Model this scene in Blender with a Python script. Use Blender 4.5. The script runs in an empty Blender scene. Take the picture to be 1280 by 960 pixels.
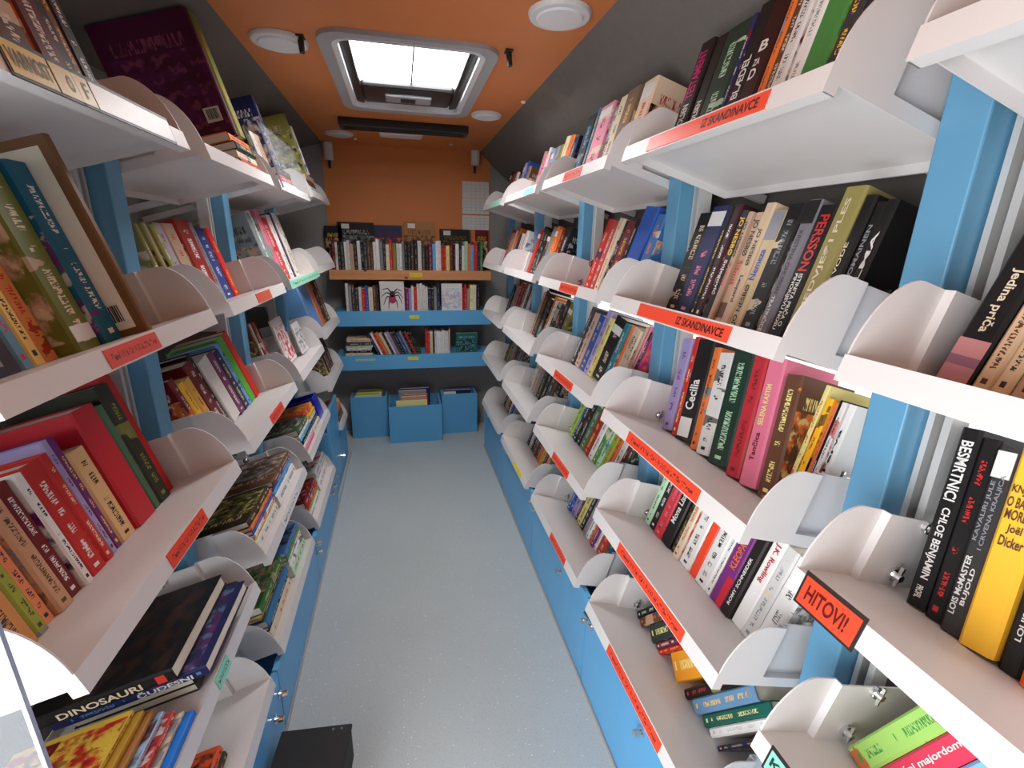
import bpy, bmesh, math, random
from mathutils import Matrix, Vector

# ------------------------------------------------------------------ camera
# Plan units are multiplied by S to give metres (paperbacks come out at 20-23 cm).
S = 0.88
FPX = 587.995
YAW, PITCH, ROLL = 0.22936892, 0.29209615, 0.02204123
CAM = Vector((0.0, 0.0, 1.55))

def cam_matrix():
    ca, sa, cb, sb, cc, sc = (math.cos(YAW), math.sin(YAW), math.cos(PITCH), math.sin(PITCH), math.cos(ROLL), math.sin(ROLL))
    base = Matrix(((1, 0, 0), (0, 0, -1), (0, 1, 0)))
    yaw = Matrix(((ca, -sa, 0), (sa, ca, 0), (0, 0, 1)))
    pitch = Matrix(((1, 0, 0), (0, cb, -sb), (0, sb, cb)))
    roll = Matrix(((cc, -sc, 0), (sc, cc, 0), (0, 0, 1)))
    return roll @ pitch @ base @ yaw          # world -> (right, down, forward)
MW = cam_matrix()
scene = bpy.context.scene
COL = scene.collection
cd = bpy.data.cameras.new('camera'); cam = bpy.data.objects.new('camera', cd); COL.objects.link(cam)
cd.sensor_fit = 'HORIZONTAL'; cd.sensor_width = 36; cd.lens = FPX / 1280 * 36; cd.clip_start = 0.02; cd.clip_end = 100
r0, r1, r2 = MW[0], -MW[1], -MW[2]
cam.matrix_world = Matrix(((r0.x, r1.x, r2.x, CAM.x * S), (r0.y, r1.y, r2.y, CAM.y * S), (r0.z, r1.z, r2.z, CAM.z * S), (0, 0, 0, 1)))
scene.camera = cam

def pix(px, py, axis, val):
    """point on the plane axis=val seen at a photo pixel (plan units)"""
    d = MW.transposed() @ Vector(((px - 640) / FPX, (py - 480) / FPX, 1.0))
    return CAM + d * ((val - CAM[axis]) / d[axis])

# ------------------------------------------------------------------ world, lights, exposure
world = bpy.data.worlds.new('sky'); scene.world = world; world.use_nodes = True
wb = world.node_tree.nodes['Background']; wb.inputs[0].default_value = (0.86, 0.93, 1.0, 1); wb.inputs[1].default_value = 1.3
def area(name, loc, rot, sx, sy, power, col=(1, 1, 1)):
    l = bpy.data.lights.new(name, 'AREA'); l.shape = 'RECTANGLE'; l.size = sx * S; l.size_y = sy * S; l.energy = power; l.color = col
    o = bpy.data.objects.new(name, l); COL.objects.link(o); o.location = Vector(loc) * S; o.rotation_euler = rot
    return o
R90 = math.pi / 2
# daylight through the open side door (behind the camera, on the left)
area('daylight_door', (-0.94, -0.42, 0.85), (0, -R90, 0), 1.5, 1.4, 23, (0.95, 0.98, 1.0))
vs = scene.view_settings
vs.view_transform = 'Standard'; vs.look = 'None'; vs.gamma = 1.0; vs.use_curve_mapping = False; vs.exposure = 0.6

# ------------------------------------------------------------------ helpers
def lin(c):
    return tuple(((v / 255) / 12.92 if v / 255 <= 0.04045 else ((v / 255 + 0.055) / 1.055) ** 2.4) for v in c)
def tag(o, label=None, cat=None, group=None, kind=None):
    if label: o['label'] = label
    if cat: o['category'] = cat
    if group: o['group'] = group
    if kind: o['kind'] = kind
    return o
def empty(name, loc=(0, 0, 0), M=None):
    o = bpy.data.objects.new(name, None); o.empty_display_size = 0.05; COL.objects.link(o)
    if M is not None: o.matrix_world = M
    else: o.location = Vector(loc) * S
    return o
class MB:
    def __init__(s): s.v = []; s.f = []; s.m = []; s.uv = []
    def face(s, pts, m=0, uv=None):
        i = len(s.v); s.v += [tuple(p) for p in pts]; s.f.append(tuple(range(i, i + len(pts)))); s.m.append(m)
        s.uv.append(uv or [(0, 0)] * len(pts))
    def box(s, x0, x1, y0, y1, z0, z1, m=0):
        if x0 > x1: x0, x1 = x1, x0
        if y0 > y1: y0, y1 = y1, y0
        if z0 > z1: z0, z1 = z1, z0
        a = [(x0, y0, z0), (x1, y0, z0), (x1, y1, z0), (x0, y1, z0), (x0, y0, z1), (x1, y0, z1), (x1, y1, z1), (x0, y1, z1)]
        q = [(0, 0), (1, 0), (1, 1), (0, 1)]
        for f in ((3, 2, 1, 0), (4, 5, 6, 7), (0, 1, 5, 4), (1, 2, 6, 5), (2, 3, 7, 6), (3, 0, 4, 7)):
            s.face([a[k] for k in f], m, q)
        return s
    def prism(s, prof, a0, a1, put, m=0):
        """closed profile [(p,q)] extruded from a0 to a1; put(p,q,a)->xyz"""
        n = len(prof)
        for i in range(n):
            p, q = prof[i], prof[(i + 1) % n]
            s.face([put(p[0], p[1], a0), put(q[0], q[1], a0), put(q[0], q[1], a1), put(p[0], p[1], a1)], m)
        s.face([put(p[0], p[1], a0) for p in reversed(prof)], m); s.face([put(p[0], p[1], a1) for p in prof], m)
        return s
    def tube(s, p0, p1, r0, r1=None, n=12, m=0):
        p0, p1 = Vector(p0), Vector(p1); r1 = r0 if r1 is None else r1
        d = (p1 - p0).normalized(); a = d.orthogonal().normalized(); b = d.cross(a)
        c0 = [p0 + (a * math.cos(t) + b * math.sin(t)) * r0 for t in [2 * math.pi * k / n for k in range(n)]]
        c1 = [p1 + (a * math.cos(t) + b * math.sin(t)) * r1 for t in [2 * math.pi * k / n for k in range(n)]]
        for k in range(n): s.face([c0[k], c0[(k + 1) % n], c1[(k + 1) % n], c1[k]], m)
        s.face(list(reversed(c0)), m); s.face(c1, m)
        return s
    def mesh(s, name, mats, smooth=False, weld=True):
        me = bpy.data.meshes.new(name); me.from_pydata([tuple(c * S for c in p) for p in s.v], [], s.f)
        for mt in (mats if isinstance(mats, (list, tuple)) else [mats]): me.materials.append(mt)
        me.polygons.foreach_set('material_index', s.m)
        ul = me.uv_layers.new(name='UVMap'); k = 0
        for uvs in s.uv:
            for u in uvs: ul.data[k].uv = u; k += 1
        if weld:
            bm = bmesh.new(); bm.from_mesh(me); bmesh.ops.remove_doubles(bm, verts=bm.verts, dist=1e-5)
            bmesh.ops.recalc_face_normals(bm, faces=bm.faces); bm.to_mesh(me); bm.free()
        if smooth:
            me.polygons.foreach_set('use_smooth', [True] * len(me.polygons))
        return me
    def build(s, name, mats, parent=None, smooth=False, bevel=0):
        return link(name, s.mesh(name, mats, smooth), parent, bevel)
def link(name, me, parent=None, bevel=0):
    o = bpy.data.objects.new(name, me); COL.objects.link(o)
    if parent is not None: o.parent = parent
    if bevel:
        b = o.modifiers.new('bevel', 'BEVEL'); b.width = bevel * S; b.segments = 2; b.limit_method = 'ANGLE'; b.angle_limit = math.radians(50)
    return o

# ------------------------------------------------------------------ materials
def new_mat(name):
    m = bpy.data.materials.new(name); m.use_nodes = True; nt = m.node_tree
    return m, nt, nt.nodes['Principled BSDF']
def nd(nt, t, **kw):
    n = nt.nodes.new(t)
    for k, v in kw.items():
        if k == 'inp':
            for kk, vv in v.items(): n.inputs[kk].default_value = vv
        else: setattr(n, k, v)
    return n
def math_n(nt, op, a, b=None):
    n = nt.nodes.new('ShaderNodeMath'); n.operation = op
    for i, x in enumerate((a, b)):
        if x is None: continue
        if isinstance(x, (int, float)): n.inputs[i].default_value = x
        else: nt.links.new(x, n.inputs[i])
    return n.outputs[0]
def mix_c(nt, fac, a, b):
    n = nt.nodes.new('ShaderNodeMix'); n.data_type = 'RGBA'
    for sock, x in ((n.inputs[0], fac), (n.inputs[6], a), (n.inputs[7], b)):
        if hasattr(x, 'is_linked') or hasattr(x, 'links'): nt.links.new(x, sock)
        elif isinstance(x, (int, float)): sock.default_value = x
        else: sock.default_value = (*x, 1)
    return n.outputs[2]
def plain(name, srgb, rough=0.5, metal=0.0, var=0.06, scale=14.0, bump=0.0, coat=0.0):
    m, nt, b = new_mat(name); c = lin(srgb)
    tc = nd(nt, 'ShaderNodeTexCoord'); nz = nd(nt, 'ShaderNodeTexNoise', inp={'Scale': scale, 'Detail': 4.0})
    nt.links.new(tc.outputs['Object'], nz.inputs['Vector'])
    col = mix_c(nt, nz.outputs['Fac'], tuple(v * (1 - var) for v in c), tuple(min(1, v * (1 + var)) for v in c))
    nt.links.new(col, b.inputs['Base Color']); b.inputs['Roughness'].default_value = rough; b.inputs['Metallic'].default_value = metal
    b.inputs['Coat Weight'].default_value = coat
    if bump:
        n2 = nd(nt, 'ShaderNodeTexNoise', inp={'Scale': scale * 12, 'Detail': 3.0}); nt.links.new(tc.outputs['Object'], n2.inputs['Vector'])
        bp = nd(nt, 'ShaderNodeBump', inp={'Strength': bump, 'Distance': 0.002}); nt.links.new(n2.outputs['Fac'], bp.inputs['Height'])
        nt.links.new(bp.outputs[0], b.inputs['Normal'])
    return m
M = {}
M['white'] = plain('white_powder_coat', (224, 219, 217), 0.42, var=0.03)
M['blue'] = plain('blue_laminate', (96, 172, 222), 0.36, var=0.05, scale=5)
M['post_blue'] = plain('blue_post_paint', (98, 154, 188), 0.4, var=0.04, scale=5)
M['blue_bright'] = plain('blue_box_plastic', (22, 40, 170), 0.3, var=0.1)
M['felt'] = plain('grey_wall_felt', (112, 106, 100), 0.95, var=0.1, scale=30, bump=0.4)
M['grey_board'] = plain('grey_back_board', (156, 153, 150), 0.8, var=0.05)
M['alu'] = plain('aluminium_track', (205, 203, 200), 0.35, metal=0.3, var=0.04)
M['dark_gap'] = plain('dark_track_slot', (105, 98, 92), 0.6)
M['chrome'] = plain('chrome', (225, 225, 225), 0.12, metal=1.0, var=0.02)
M['black'] = plain('black_plastic', (22, 21, 21), 0.4, var=0.2)
M['blackmat'] = plain('black_scuffed_board', (17, 16, 17), 0.6, var=0.4, scale=40, bump=0.3)
M['lampwhite'] = plain('white_lamp_plastic', (222, 220, 220), 0.4, var=0.02)
M['frame_grey'] = plain('hatch_frame_grey', (170, 170, 172), 0.45, var=0.04)
M['frame_white'] = plain('hatch_frame_white', (232, 232, 234), 0.4, var=0.02)
M['paper'] = plain('page_paper', (232, 224, 205), 0.85, var=0.06, scale=60)
M['orange_wall'] = plain('orange_panel', (216, 130, 70), 0.6, var=0.06, scale=4, bump=0.1)
M['red_edge'] = plain('label_frame_black', (40, 32, 30), 0.5)
M['beige'] = plain('beige_box', (226, 206, 170), 0.6)
def pine():
    m, nt, b = new_mat('pine_board'); tc = nd(nt, 'ShaderNodeTexCoord')
    mp = nd(nt, 'ShaderNodeMapping', inp={'Scale': (1.0, 30, 34)}); nt.links.new(tc.outputs['Object'], mp.inputs[0])
    wv = nd(nt, 'ShaderNodeTexNoise', inp={'Scale': 2.0, 'Detail': 5.0, 'Distortion': 1.0}); nt.links.new(mp.outputs[0], wv.inputs[0])
    col = mix_c(nt, wv.outputs['Fac'], lin((182, 108, 62)), lin((226, 166, 112)))
    vo = nd(nt, 'ShaderNodeTexVoronoi', inp={'Scale': 6.0}); mp2 = nd(nt, 'ShaderNodeMapping', inp={'Scale': (1, 1.3, 1.3)})
    nt.links.new(tc.outputs['Object'], mp2.inputs[0]); nt.links.new(mp2.outputs[0], vo.inputs[0])
    k = math_n(nt, 'LESS_THAN', vo.outputs['Distance'], 0.09)
    nt.links.new(mix_c(nt, k, col, lin((110, 52, 28))), b.inputs['Base Color']); b.inputs['Roughness'].default_value = 0.5
    return m
M['pine'] = pine()
def vinyl():
    m, nt, b = new_mat('grey_speckled_vinyl'); tc = nd(nt, 'ShaderNodeTexCoord')
    nz = nd(nt, 'ShaderNodeTexNoise', inp={'Scale': 3.0, 'Detail': 5.0}); nt.links.new(tc.outputs['Object'], nz.inputs[0])
    base = mix_c(nt, nz.outputs['Fac'], lin((182, 190, 190)), lin((196, 203, 203)))
    n2 = nd(nt, 'ShaderNodeTexNoise', inp={'Scale': 260.0, 'Detail': 2.0}); nt.links.new(tc.outputs['Object'], n2.inputs[0])
    base = mix_c(nt, math_n(nt, 'MULTIPLY', math_n(nt, 'GREATER_THAN', n2.outputs['Fac'], 0.62), 0.35), base, lin((118, 124, 126)))
    vo = nd(nt, 'ShaderNodeTexVoronoi', inp={'Scale': 95.0}); nt.links.new(tc.outputs['Object'], vo.inputs[0])
    sp = math_n(nt, 'LESS_THAN', vo.outputs['Distance'], 0.15)
    sel = nd(nt, 'ShaderNodeSeparateColor'); nt.links.new(vo.outputs['Color'], sel.inputs[0])
    sp = math_n(nt, 'MULTIPLY', sp, math_n(nt, 'GREATER_THAN', sel.outputs[0], 0.84))
    nt.links.new(mix_c(nt, sp, base, (0.9, 0.93, 0.95)), b.inputs['Base Color'])
    b.inputs['Roughness'].default_value = 0.42; b.inputs['Specular IOR Level'].default_value = 0.35
    return m
M['vinyl'] = vinyl()
def film_window():
    m, nt, b = new_mat('daylit_perforated_film'); tc = nd(nt, 'ShaderNodeTexCoord')
    mp = nd(nt, 'ShaderNodeMapping', inp={'Scale': (150, 150, 150)}); nt.links.new(tc.outputs['Object'], mp.inputs[0])
    vo = nd(nt, 'ShaderNodeTexVoronoi', inp={'Scale': 1.0, 'Randomness': 0.0}); nt.links.new(mp.outputs[0], vo.inputs[0])
    d = math_n(nt, 'LESS_THAN', vo.outputs['Distance'], 0.26)
    col = mix_c(nt, d, (0.9, 0.92, 0.95), (0.45, 0.46, 0.48))
    b.inputs['Base Color'].default_value = (0.5, 0.5, 0.5, 1)
    nt.links.new(col, b.inputs['Emission Color']); b.inputs['Emission Strength'].default_value = 0.85
    return m
M['film'] = film_window()
def glassy(name, col, rough=0.03, alpha=0.12):
    m, nt, b = new_mat(name); b.inputs['Base Color'].default_value = (*col, 1); b.inputs['Roughness'].default_value = rough
    b.inputs['Alpha'].default_value = alpha; b.inputs['Specular IOR Level'].default_value = 0.5
    return m
M['acrylic'] = glassy('clear_acrylic', (0.85, 0.88, 0.92))
M['acrylic_edge'] = plain('acrylic_edge', (176, 182, 205), 0.25)
def hatch_pane():
    m, nt, b = new_mat('daylit_hatch_dome'); tc = nd(nt, 'ShaderNodeTexCoord')
    nz = nd(nt, 'ShaderNodeTexNoise', inp={'Scale': 2.2, 'Detail': 1.0}); nt.links.new(tc.outputs['Object'], nz.inputs[0])
    col = mix_c(nt, nz.outputs['Fac'], (0.62, 0.64, 0.66), (1, 1, 1))
    b.inputs['Base Color'].default_value = (0.6, 0.6, 0.6, 1); b.inputs['Roughness'].default_value = 0.15
    nt.links.new(col, b.inputs['Emission Color']); b.inputs['Emission Strength'].default_value = 19.0
    return m
M['dome'] = hatch_pane()
def printed(name, spine):
    """book cloth / jacket: object colour, accent from the object's own property, blurred print in UV space"""
    m, nt, b = new_mat(name)
    oi = nd(nt, 'ShaderNodeObjectInfo'); ac = nd(nt, 'ShaderNodeAttribute', attribute_type='OBJECT', attribute_name='accent')
    a2 = nd(nt, 'ShaderNodeAttribute', attribute_type='OBJECT', attribute_name='accent2')
    pr = nd(nt, 'ShaderNodeAttribute', attribute_type='OBJECT', attribute_name='print')
    uv = nd(nt, 'ShaderNodeUVMap', uv_map='UVMap'); sx = nd(nt, 'ShaderNodeSeparateXYZ'); nt.links.new(uv.outputs[0], sx.inputs[0])
    U, V, RND = sx.outputs[0], sx.outputs[1], oi.outputs['Random']
    cb = nd(nt, 'ShaderNodeCombineXYZ')
    def noise(su, sv, k, det=2.0):
        c = nd(nt, 'ShaderNodeCombineXYZ')
        nt.links.new(math_n(nt, 'ADD', math_n(nt, 'MULTIPLY', U, su), math_n(nt, 'MULTIPLY', RND, 37.0 + k)), c.inputs[0])
        nt.links.new(math_n(nt, 'ADD', math_n(nt, 'MULTIPLY', V, sv), math_n(nt, 'MULTIPLY', RND, 91.0)), c.inputs[1])
        c.inputs[2].default_value = k
        n = nd(nt, 'ShaderNodeTexNoise', inp={'Scale': 1.0, 'Detail': det}); nt.links.new(c.outputs[0], n.inputs[0])
        return n.outputs['Fac']
    def band(x, lo, hi): return math_n(nt, 'MULTIPLY', math_n(nt, 'GREATER_THAN', x, lo), math_n(nt, 'LESS_THAN', x, hi))
    if spine:
        txt = math_n(nt, 'GREATER_THAN', noise(4.6, 105.0, 1.0, 0.6), 0.5)
        area1 = math_n(nt, 'MULTIPLY', band(U, 0.36, 0.66), math_n(nt, 'MAXIMUM', band(V, 0.13, 0.46), band(V, 0.54, 0.88)))
        gap = math_n(nt, 'GREATER_THAN', noise(0.0, 9.0, 5.0, 0.0), 0.42)
        mask = math_n(nt, 'MULTIPLY', math_n(nt, 'MULTIPLY', txt, area1), gap)
        mark = math_n(nt, 'MULTIPLY', band(U, 0.35, 0.65), band(V, 0.045, 0.075))
        mask = math_n(nt, 'MULTIPLY', math_n(nt, 'MAXIMUM', mask, mark), pr.outputs['Fac'])
        patch = math_n(nt, 'MULTIPLY', math_n(nt, 'GREATER_THAN', noise(0.25, 3.4, 9.0, 4.0), 0.6), math_n(nt, 'GREATER_THAN', RND, 0.55))
        patch = math_n(nt, 'MULTIPLY', math_n(nt, 'MULTIPLY', patch, pr.outputs['Fac']), 0.8)
    else:
        mask = math_n(nt, 'MULTIPLY', math_n(nt, 'MULTIPLY', math_n(nt, 'GREATER_THAN', noise(46.0, 9.0, 1.0, 1.0), 0.52), band(U, 0.14, 0.86)), band(V, 0.74, 0.84))
        mask = math_n(nt, 'MULTIPLY', mask, pr.outputs['Fac'])
        def soft(x, lo, hi):
            n = nd(nt, 'ShaderNodeMapRange', interpolation_type='SMOOTHSTEP', inp={'From Min': lo, 'From Max': hi}); nt.links.new(x, n.inputs[0]); return n.outputs[0]
        patch = math_n(nt, 'MULTIPLY', math_n(nt, 'MULTIPLY', soft(noise(5.5, 6.5, 9.0, 6.0), 0.44, 0.6), band(V, 0.06, 0.72)), pr.outputs['Fac'])
        p3 = math_n(nt, 'MULTIPLY', math_n(nt, 'MULTIPLY', soft(noise(9.0, 11.0, 21.0, 6.0), 0.52, 0.62), band(V, 0.06, 0.72)), math_n(nt, 'MULTIPLY', pr.outputs['Fac'], 0.7))
        mask = math_n(nt, 'MAXIMUM', mask, p3)
    col = mix_c(nt, patch, oi.outputs['Color'], a2.outputs['Color'])
    col = mix_c(nt, mask, col, ac.outputs['Color'])
    nt.links.new(col, b.inputs['Base Color']); b.inputs['Roughness'].default_value = 0.45; b.inputs['Specular IOR Level'].default_value = 0.3
    return m
M['spine'] = printed('book_spine_print', True)
M['cover'] = printed('book_cover_print', False)
def objcol(name, rough=0.5):
    m, nt, b = new_mat(name); oi = nd(nt, 'ShaderNodeObjectInfo'); nt.links.new(oi.outputs['Color'], b.inputs['Base Color']); b.inputs['Roughness'].default_value = rough
    return m
M['ink'] = objcol('printed_ink', 0.45)
M['sticker'] = plain('white_library_sticker', (224, 222, 218), 0.5)
def label_paper():
    m, nt, b = new_mat('shelf_label_paper'); oi = nd(nt, 'ShaderNodeObjectInfo')
    pr = nd(nt, 'ShaderNodeAttribute', attribute_type='OBJECT', attribute_name='print')
    uv = nd(nt, 'ShaderNodeUVMap', uv_map='UVMap'); sx = nd(nt, 'ShaderNodeSeparateXYZ'); nt.links.new(uv.outputs[0], sx.inputs[0])
    mp = nd(nt, 'ShaderNodeMapping', inp={'Scale': (70, 3.5, 1)}); nt.links.new(uv.outputs[0], mp.inputs[0])
    nz = nd(nt, 'ShaderNodeTexNoise', inp={'Scale': 1.0, 'Detail': 1.0}); nt.links.new(mp.outputs[0], nz.inputs[0])
    k = math_n(nt, 'GREATER_THAN', nz.outputs['Fac'], 0.54)
    def band(x, lo, hi): return math_n(nt, 'MULTIPLY', math_n(nt, 'GREATER_THAN', x, lo), math_n(nt, 'LESS_THAN', x, hi))
    k = math_n(nt, 'MULTIPLY', math_n(nt, 'MULTIPLY', k, band(sx.outputs[1], 0.32, 0.7)), math_n(nt, 'MULTIPLY', band(sx.outputs[0], 0.06, 0.94), pr.outputs['Fac']))
    nt.links.new(mix_c(nt, k, oi.outputs['Color'], (0.18, 0.02, 0.02)), b.inputs['Base Color']); b.inputs['Roughness'].default_value = 0.4
    return m
M['label'] = label_paper()

PAL = {  # code: (sRGB, phrase)
 'K': ((28, 25, 26), 'black'), 'W': ((228, 224, 220), 'white'), 'C': ((222, 205, 176), 'cream'), 'B': ((196, 164, 140), 'beige'),
 'R': ((196, 42, 40), 'red'), 'D': ((112, 24, 30), 'dark red'), 'M': ((110, 40, 52), 'maroon'), 'P': ((222, 122, 148), 'pink'),
 'O': ((226, 118, 52), 'orange'), 'Y': ((240, 192, 58), 'yellow'), 'G': ((74, 140, 70), 'green'), 'F': ((32, 58, 46), 'dark green'),
 'L': ((158, 190, 70), 'lime green'), 'T': ((44, 122, 138), 'teal'), 'N': ((34, 40, 84), 'navy'), 'U': ((44, 86, 168), 'blue'),
 'S': ((112, 164, 214), 'sky blue'), 'V': ((116, 44, 116), 'purple'), 'I': ((166, 152, 198), 'lilac'), 'A': ((140, 140, 146), 'grey'),
 'E': ((62, 60, 64), 'dark grey'), 'H': ((96, 62, 44), 'brown'), 'Z': ((132, 132, 62), 'olive'), 'X': ((236, 222, 140), 'pale yellow'),
 'Q': ((176, 212, 178), 'mint'), 'J': ((196, 32, 116), 'magenta'),
}
rng = random.Random(7)
DARK = 'KDMFNUVEHTZRG'
def rgb(code): return lin(PAL[code][0])
ORD = ['', 'first', 'second', 'third', 'fourth', 'fifth', 'sixth', 'seventh', 'eighth', 'ninth', 'tenth', 'eleventh', 'twelfth', 'thirteenth',
       'fourteenth', 'fifteenth', 'sixteenth', 'seventeenth', 'eighteenth', 'nineteenth', 'twentieth'] + ['twenty-' + o for o in
       ('first', 'second', 'third', 'fourth', 'fifth', 'sixth', 'seventh', 'eighth', 'ninth')] + ['thirtieth'] + ['thirty-' + o for o in
       ('first', 'second', 'third', 'fourth', 'fifth', 'sixth', 'seventh', 'eighth', 'ninth')] + ['fortieth'] + ['forty-' + o for o in
       ('first', 'second', 'third', 'fourth', 'fifth', 'sixth', 'seventh', 'eighth', 'ninth')]

# ------------------------------------------------------------------ lettering (flat print)
_txt = {}
def glyphs(text):
    if text not in _txt:
        c = bpy.data.curves.new('txt', 'FONT'); c.body = text; c.resolution_u = 3; c.offset = 0.022
        o = bpy.data.objects.new('txt', c); COL.objects.link(o); bpy.context.view_layer.update()
        me = bpy.data.meshes.new_from_object(o.evaluated_get(bpy.context.evaluated_depsgraph_get()))
        vs_ = [(v.co.x, v.co.y) for v in me.vertices]; fs = [tuple(p.vertices) for p in me.polygons]
        bpy.data.objects.remove(o); bpy.data.curves.remove(c); bpy.data.meshes.remove(me)
        x0 = min(v[0] for v in vs_); x1 = max(v[0] for v in vs_); y0 = min(v[1] for v in vs_); y1 = max(v[1] for v in vs_)
        _txt[text] = ([((v[0] - x0) / (x1 - x0), (v[1] - y0) / (y1 - y0)) for v in vs_], fs)
    return _txt[text]
def letter(parent, text, put, colour, name='lettering'):
    """put(a,b): a along the line of text 0..1, b up the letter 0..1 -> local xyz in plan units"""
    vs_, fs = glyphs(text)
    me = bpy.data.meshes.new(name); me.from_pydata([tuple(c * S for c in put(a, b)) for a, b in vs_], [], fs); me.materials.append(M['ink'])
    o = link(name, me, parent); o.color = (*(rgb(colour) if isinstance(colour, str) else lin(colour)), 1)
    return o

# ------------------------------------------------------------------ frames and books
class Frame:
    """ex: along the shelf, left to right as one faces it; ey: into the shelf; ez: up from the shelf floor"""
    def __init__(s, o, ex, ey, ez): s.o, s.ex, s.ey, s.ez = Vector(o), Vector(ex), Vector(ey), Vector(ez)
    def p(s, x, u, w): return s.o + s.ex * x + s.ey * u + s.ez * w
    def at_px(s, px, u, w):
        a = MW @ (s.p(0, u, w) - CAM); d = MW @ s.ex; k = (px - 640) / FPX
        return (k * a.z - a.x) / (d.x - k * d.z)
    def mat(s, x=0, u=0, w=0, R=None):
        r = Matrix((s.ex, s.ey, s.ez)).transposed()
        if R is not None: r = r @ R
        m = r.to_4x4(); m.translation = s.p(x, u, w) * S
        return m
AX = {  # book axes (thickness, depth, height) in shelf axes
 'up': Matrix(((1, 0, 0), (0, 1, 0), (0, 0, 1))).transposed(),
 'spineup': Matrix(((1, 0, 0), (0, 0, -1), (0, 1, 0))).transposed(),
 'flat': Matrix(((0, 0, 1), (0, 1, 0), (-1, 0, 0))).transposed(),
 'end': Matrix(((0, 0, 1), (1, 0, 0), (0, 1, 0))).transposed(),
 'face': Matrix(((0, -1, 0), (1, 0, 0), (0, 0, 1))).transposed(),
}
BOOKS = []
def book(fr, x, u, w, t, h, d, code, name='novel', label=None, group=None, cat='book', axes='up', lean=0.0, back=0.0, acc=None, acc2=None, prt=1.0,
         titles=(), sticker=None, rgbv=None, panels=()):
    R = AX[axes].copy()
    if lean: R = Matrix.Rotation(math.radians(lean), 3, 'Y') @ R
    if back: R = Matrix.Rotation(math.radians(-back), 3, 'X') @ R
    b = 0.0022; cx = min(0.18 * t, 0.004)
    prof = [(0, d), (0, cx), (cx, 0), (t - cx, 0), (t, cx), (t, d), (t - b, d), (t - b, b + 0.001), (b, b + 0.001), (b, d)]
    mb = MB(); n = len(prof)
    for i in range(n):
        p, q = prof[i], prof[(i + 1) % n]
        if i in (1, 2, 3):
            u0, u1 = p[0] / t, q[0] / t; mi = 0
        elif i in (0, 4):
            u0, u1 = p[1] / d, q[1] / d; mi = 1
        else: u0 = u1 = 0.02; mi = 1
        mb.face([(p[0], p[1], 0), (q[0], q[1], 0), (q[0], q[1], h), (p[0], p[1], h)], mi, [(u0, 0), (u1, 0), (u1, 1), (u0, 1)])
    for z in (0, h):
        for idx in ((0, 1, 2, 8, 9), (2, 3, 7, 8), (3, 4, 5, 6, 7)):
            mb.face([(prof[k][0], prof[k][1], z) for k in idx], 1)
    me = mb.mesh(name, [M['spine'], M['cover']])
    o = bpy.data.objects.new(name, me); COL.objects.link(o); o.matrix_world = fr.mat(x, u, w, R)
    c = rgbv and lin(rgbv) or rgb(code)
    k = rng.uniform(0.86, 1.12); o.color = (*[min(1, v * k) for v in c], 1)
    if acc is None: acc = rng.choice('WWCXYWO') if code in DARK else rng.choice('KKDNHRE')
    if acc2 is None: acc2 = rng.choice('KHNDERZTOBAC')
    o['accent'] = list(rgb(acc)); o['accent2'] = list(rgb(acc2)); o['print'] = float(prt)
    pb = MB().box(b + 0.0003, t - b - 0.0003, b + 0.0015, d - 0.004, 0.003, h - 0.003)
    link('pages', pb.mesh('pages', M['paper'], weld=False), o)
    for (pc, z0, z1, x0, x1) in panels:
        q = link('spine_panel', MB().box(x0 * t, x1 * t, -0.0005, 0.0002, z0 * h, z1 * h).mesh('spine_panel', M['ink'], weld=False), o); q.color = (*(rgb(pc) if isinstance(pc, str) else lin(pc)), 1)
    for (txt, col, z0, z1, x0, x1, dr) in titles:
        e = -0.0011
        if dr == 'up': put = lambda a, bb: ((x1 - (x1 - x0) * bb) * t, e, (z0 + (z1 - z0) * a) * h)
        elif dr == 'down': put = lambda a, bb: ((x0 + (x1 - x0) * bb) * t, e, (z1 - (z1 - z0) * a) * h)
        else: put = lambda a, bb: ((x0 + (x1 - x0) * a) * t, e, (z0 + (z1 - z0) * bb) * h)
        letter(o, txt, put, col, 'spine_lettering')
    if sticker:
        z0, z1 = sticker; MB().box(0.08 * t, 0.92 * t, -0.001, 0.0, z0 * h, z1 * h).build('library_sticker', M['sticker'], o)
    tag(o, label, cat, group); BOOKS.append(o)
    return o

# ------------------------------------------------------------------ the setting
YB = 3.9; ZC = 2.2; XR, XL = 0.93, -0.95; YF = -2.0
def struct(name, mb, mat, parent=None):
    o = mb.build(name, mat, parent)
    if parent is None: o['kind'] = 'structure'
    return o
struct('floor', MB().box(XL, XR, YF, YB, -0.03, 0), M['vinyl'])
# ceiling with the hatch opening
HX0, HX1, HY0, HY1 = -0.215, 0.345, 1.885, 2.81
cm = MB()
for a in ((-0.515, HX0, YF, YB), (HX1, 0.617, YF, YB), (HX0, HX1, YF, HY0), (HX0, HX1, HY1, YB)): cm.box(*a, ZC, ZC + 0.03)
ceiling = struct('ceiling', cm, M['orange_wall'])
# grey coving between ceiling and walls
struct('trim_1', MB().prism([(0.617, ZC), (XR, 1.93), (XR + 0.03, 1.93), (XR + 0.03, ZC + 0.03), (0.617, ZC + 0.03)], YF, YB, lambda p, q, a: (p, a, q)), M['felt'])
struct('trim_2', MB().prism([(-0.515, ZC), (XL, 2.07), (XL - 0.03, 2.07), (XL - 0.03, ZC + 0.03), (-0.515, ZC + 0.03)], YF, YB, lambda p, q, a: (p, a, q)), M['felt'])
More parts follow.
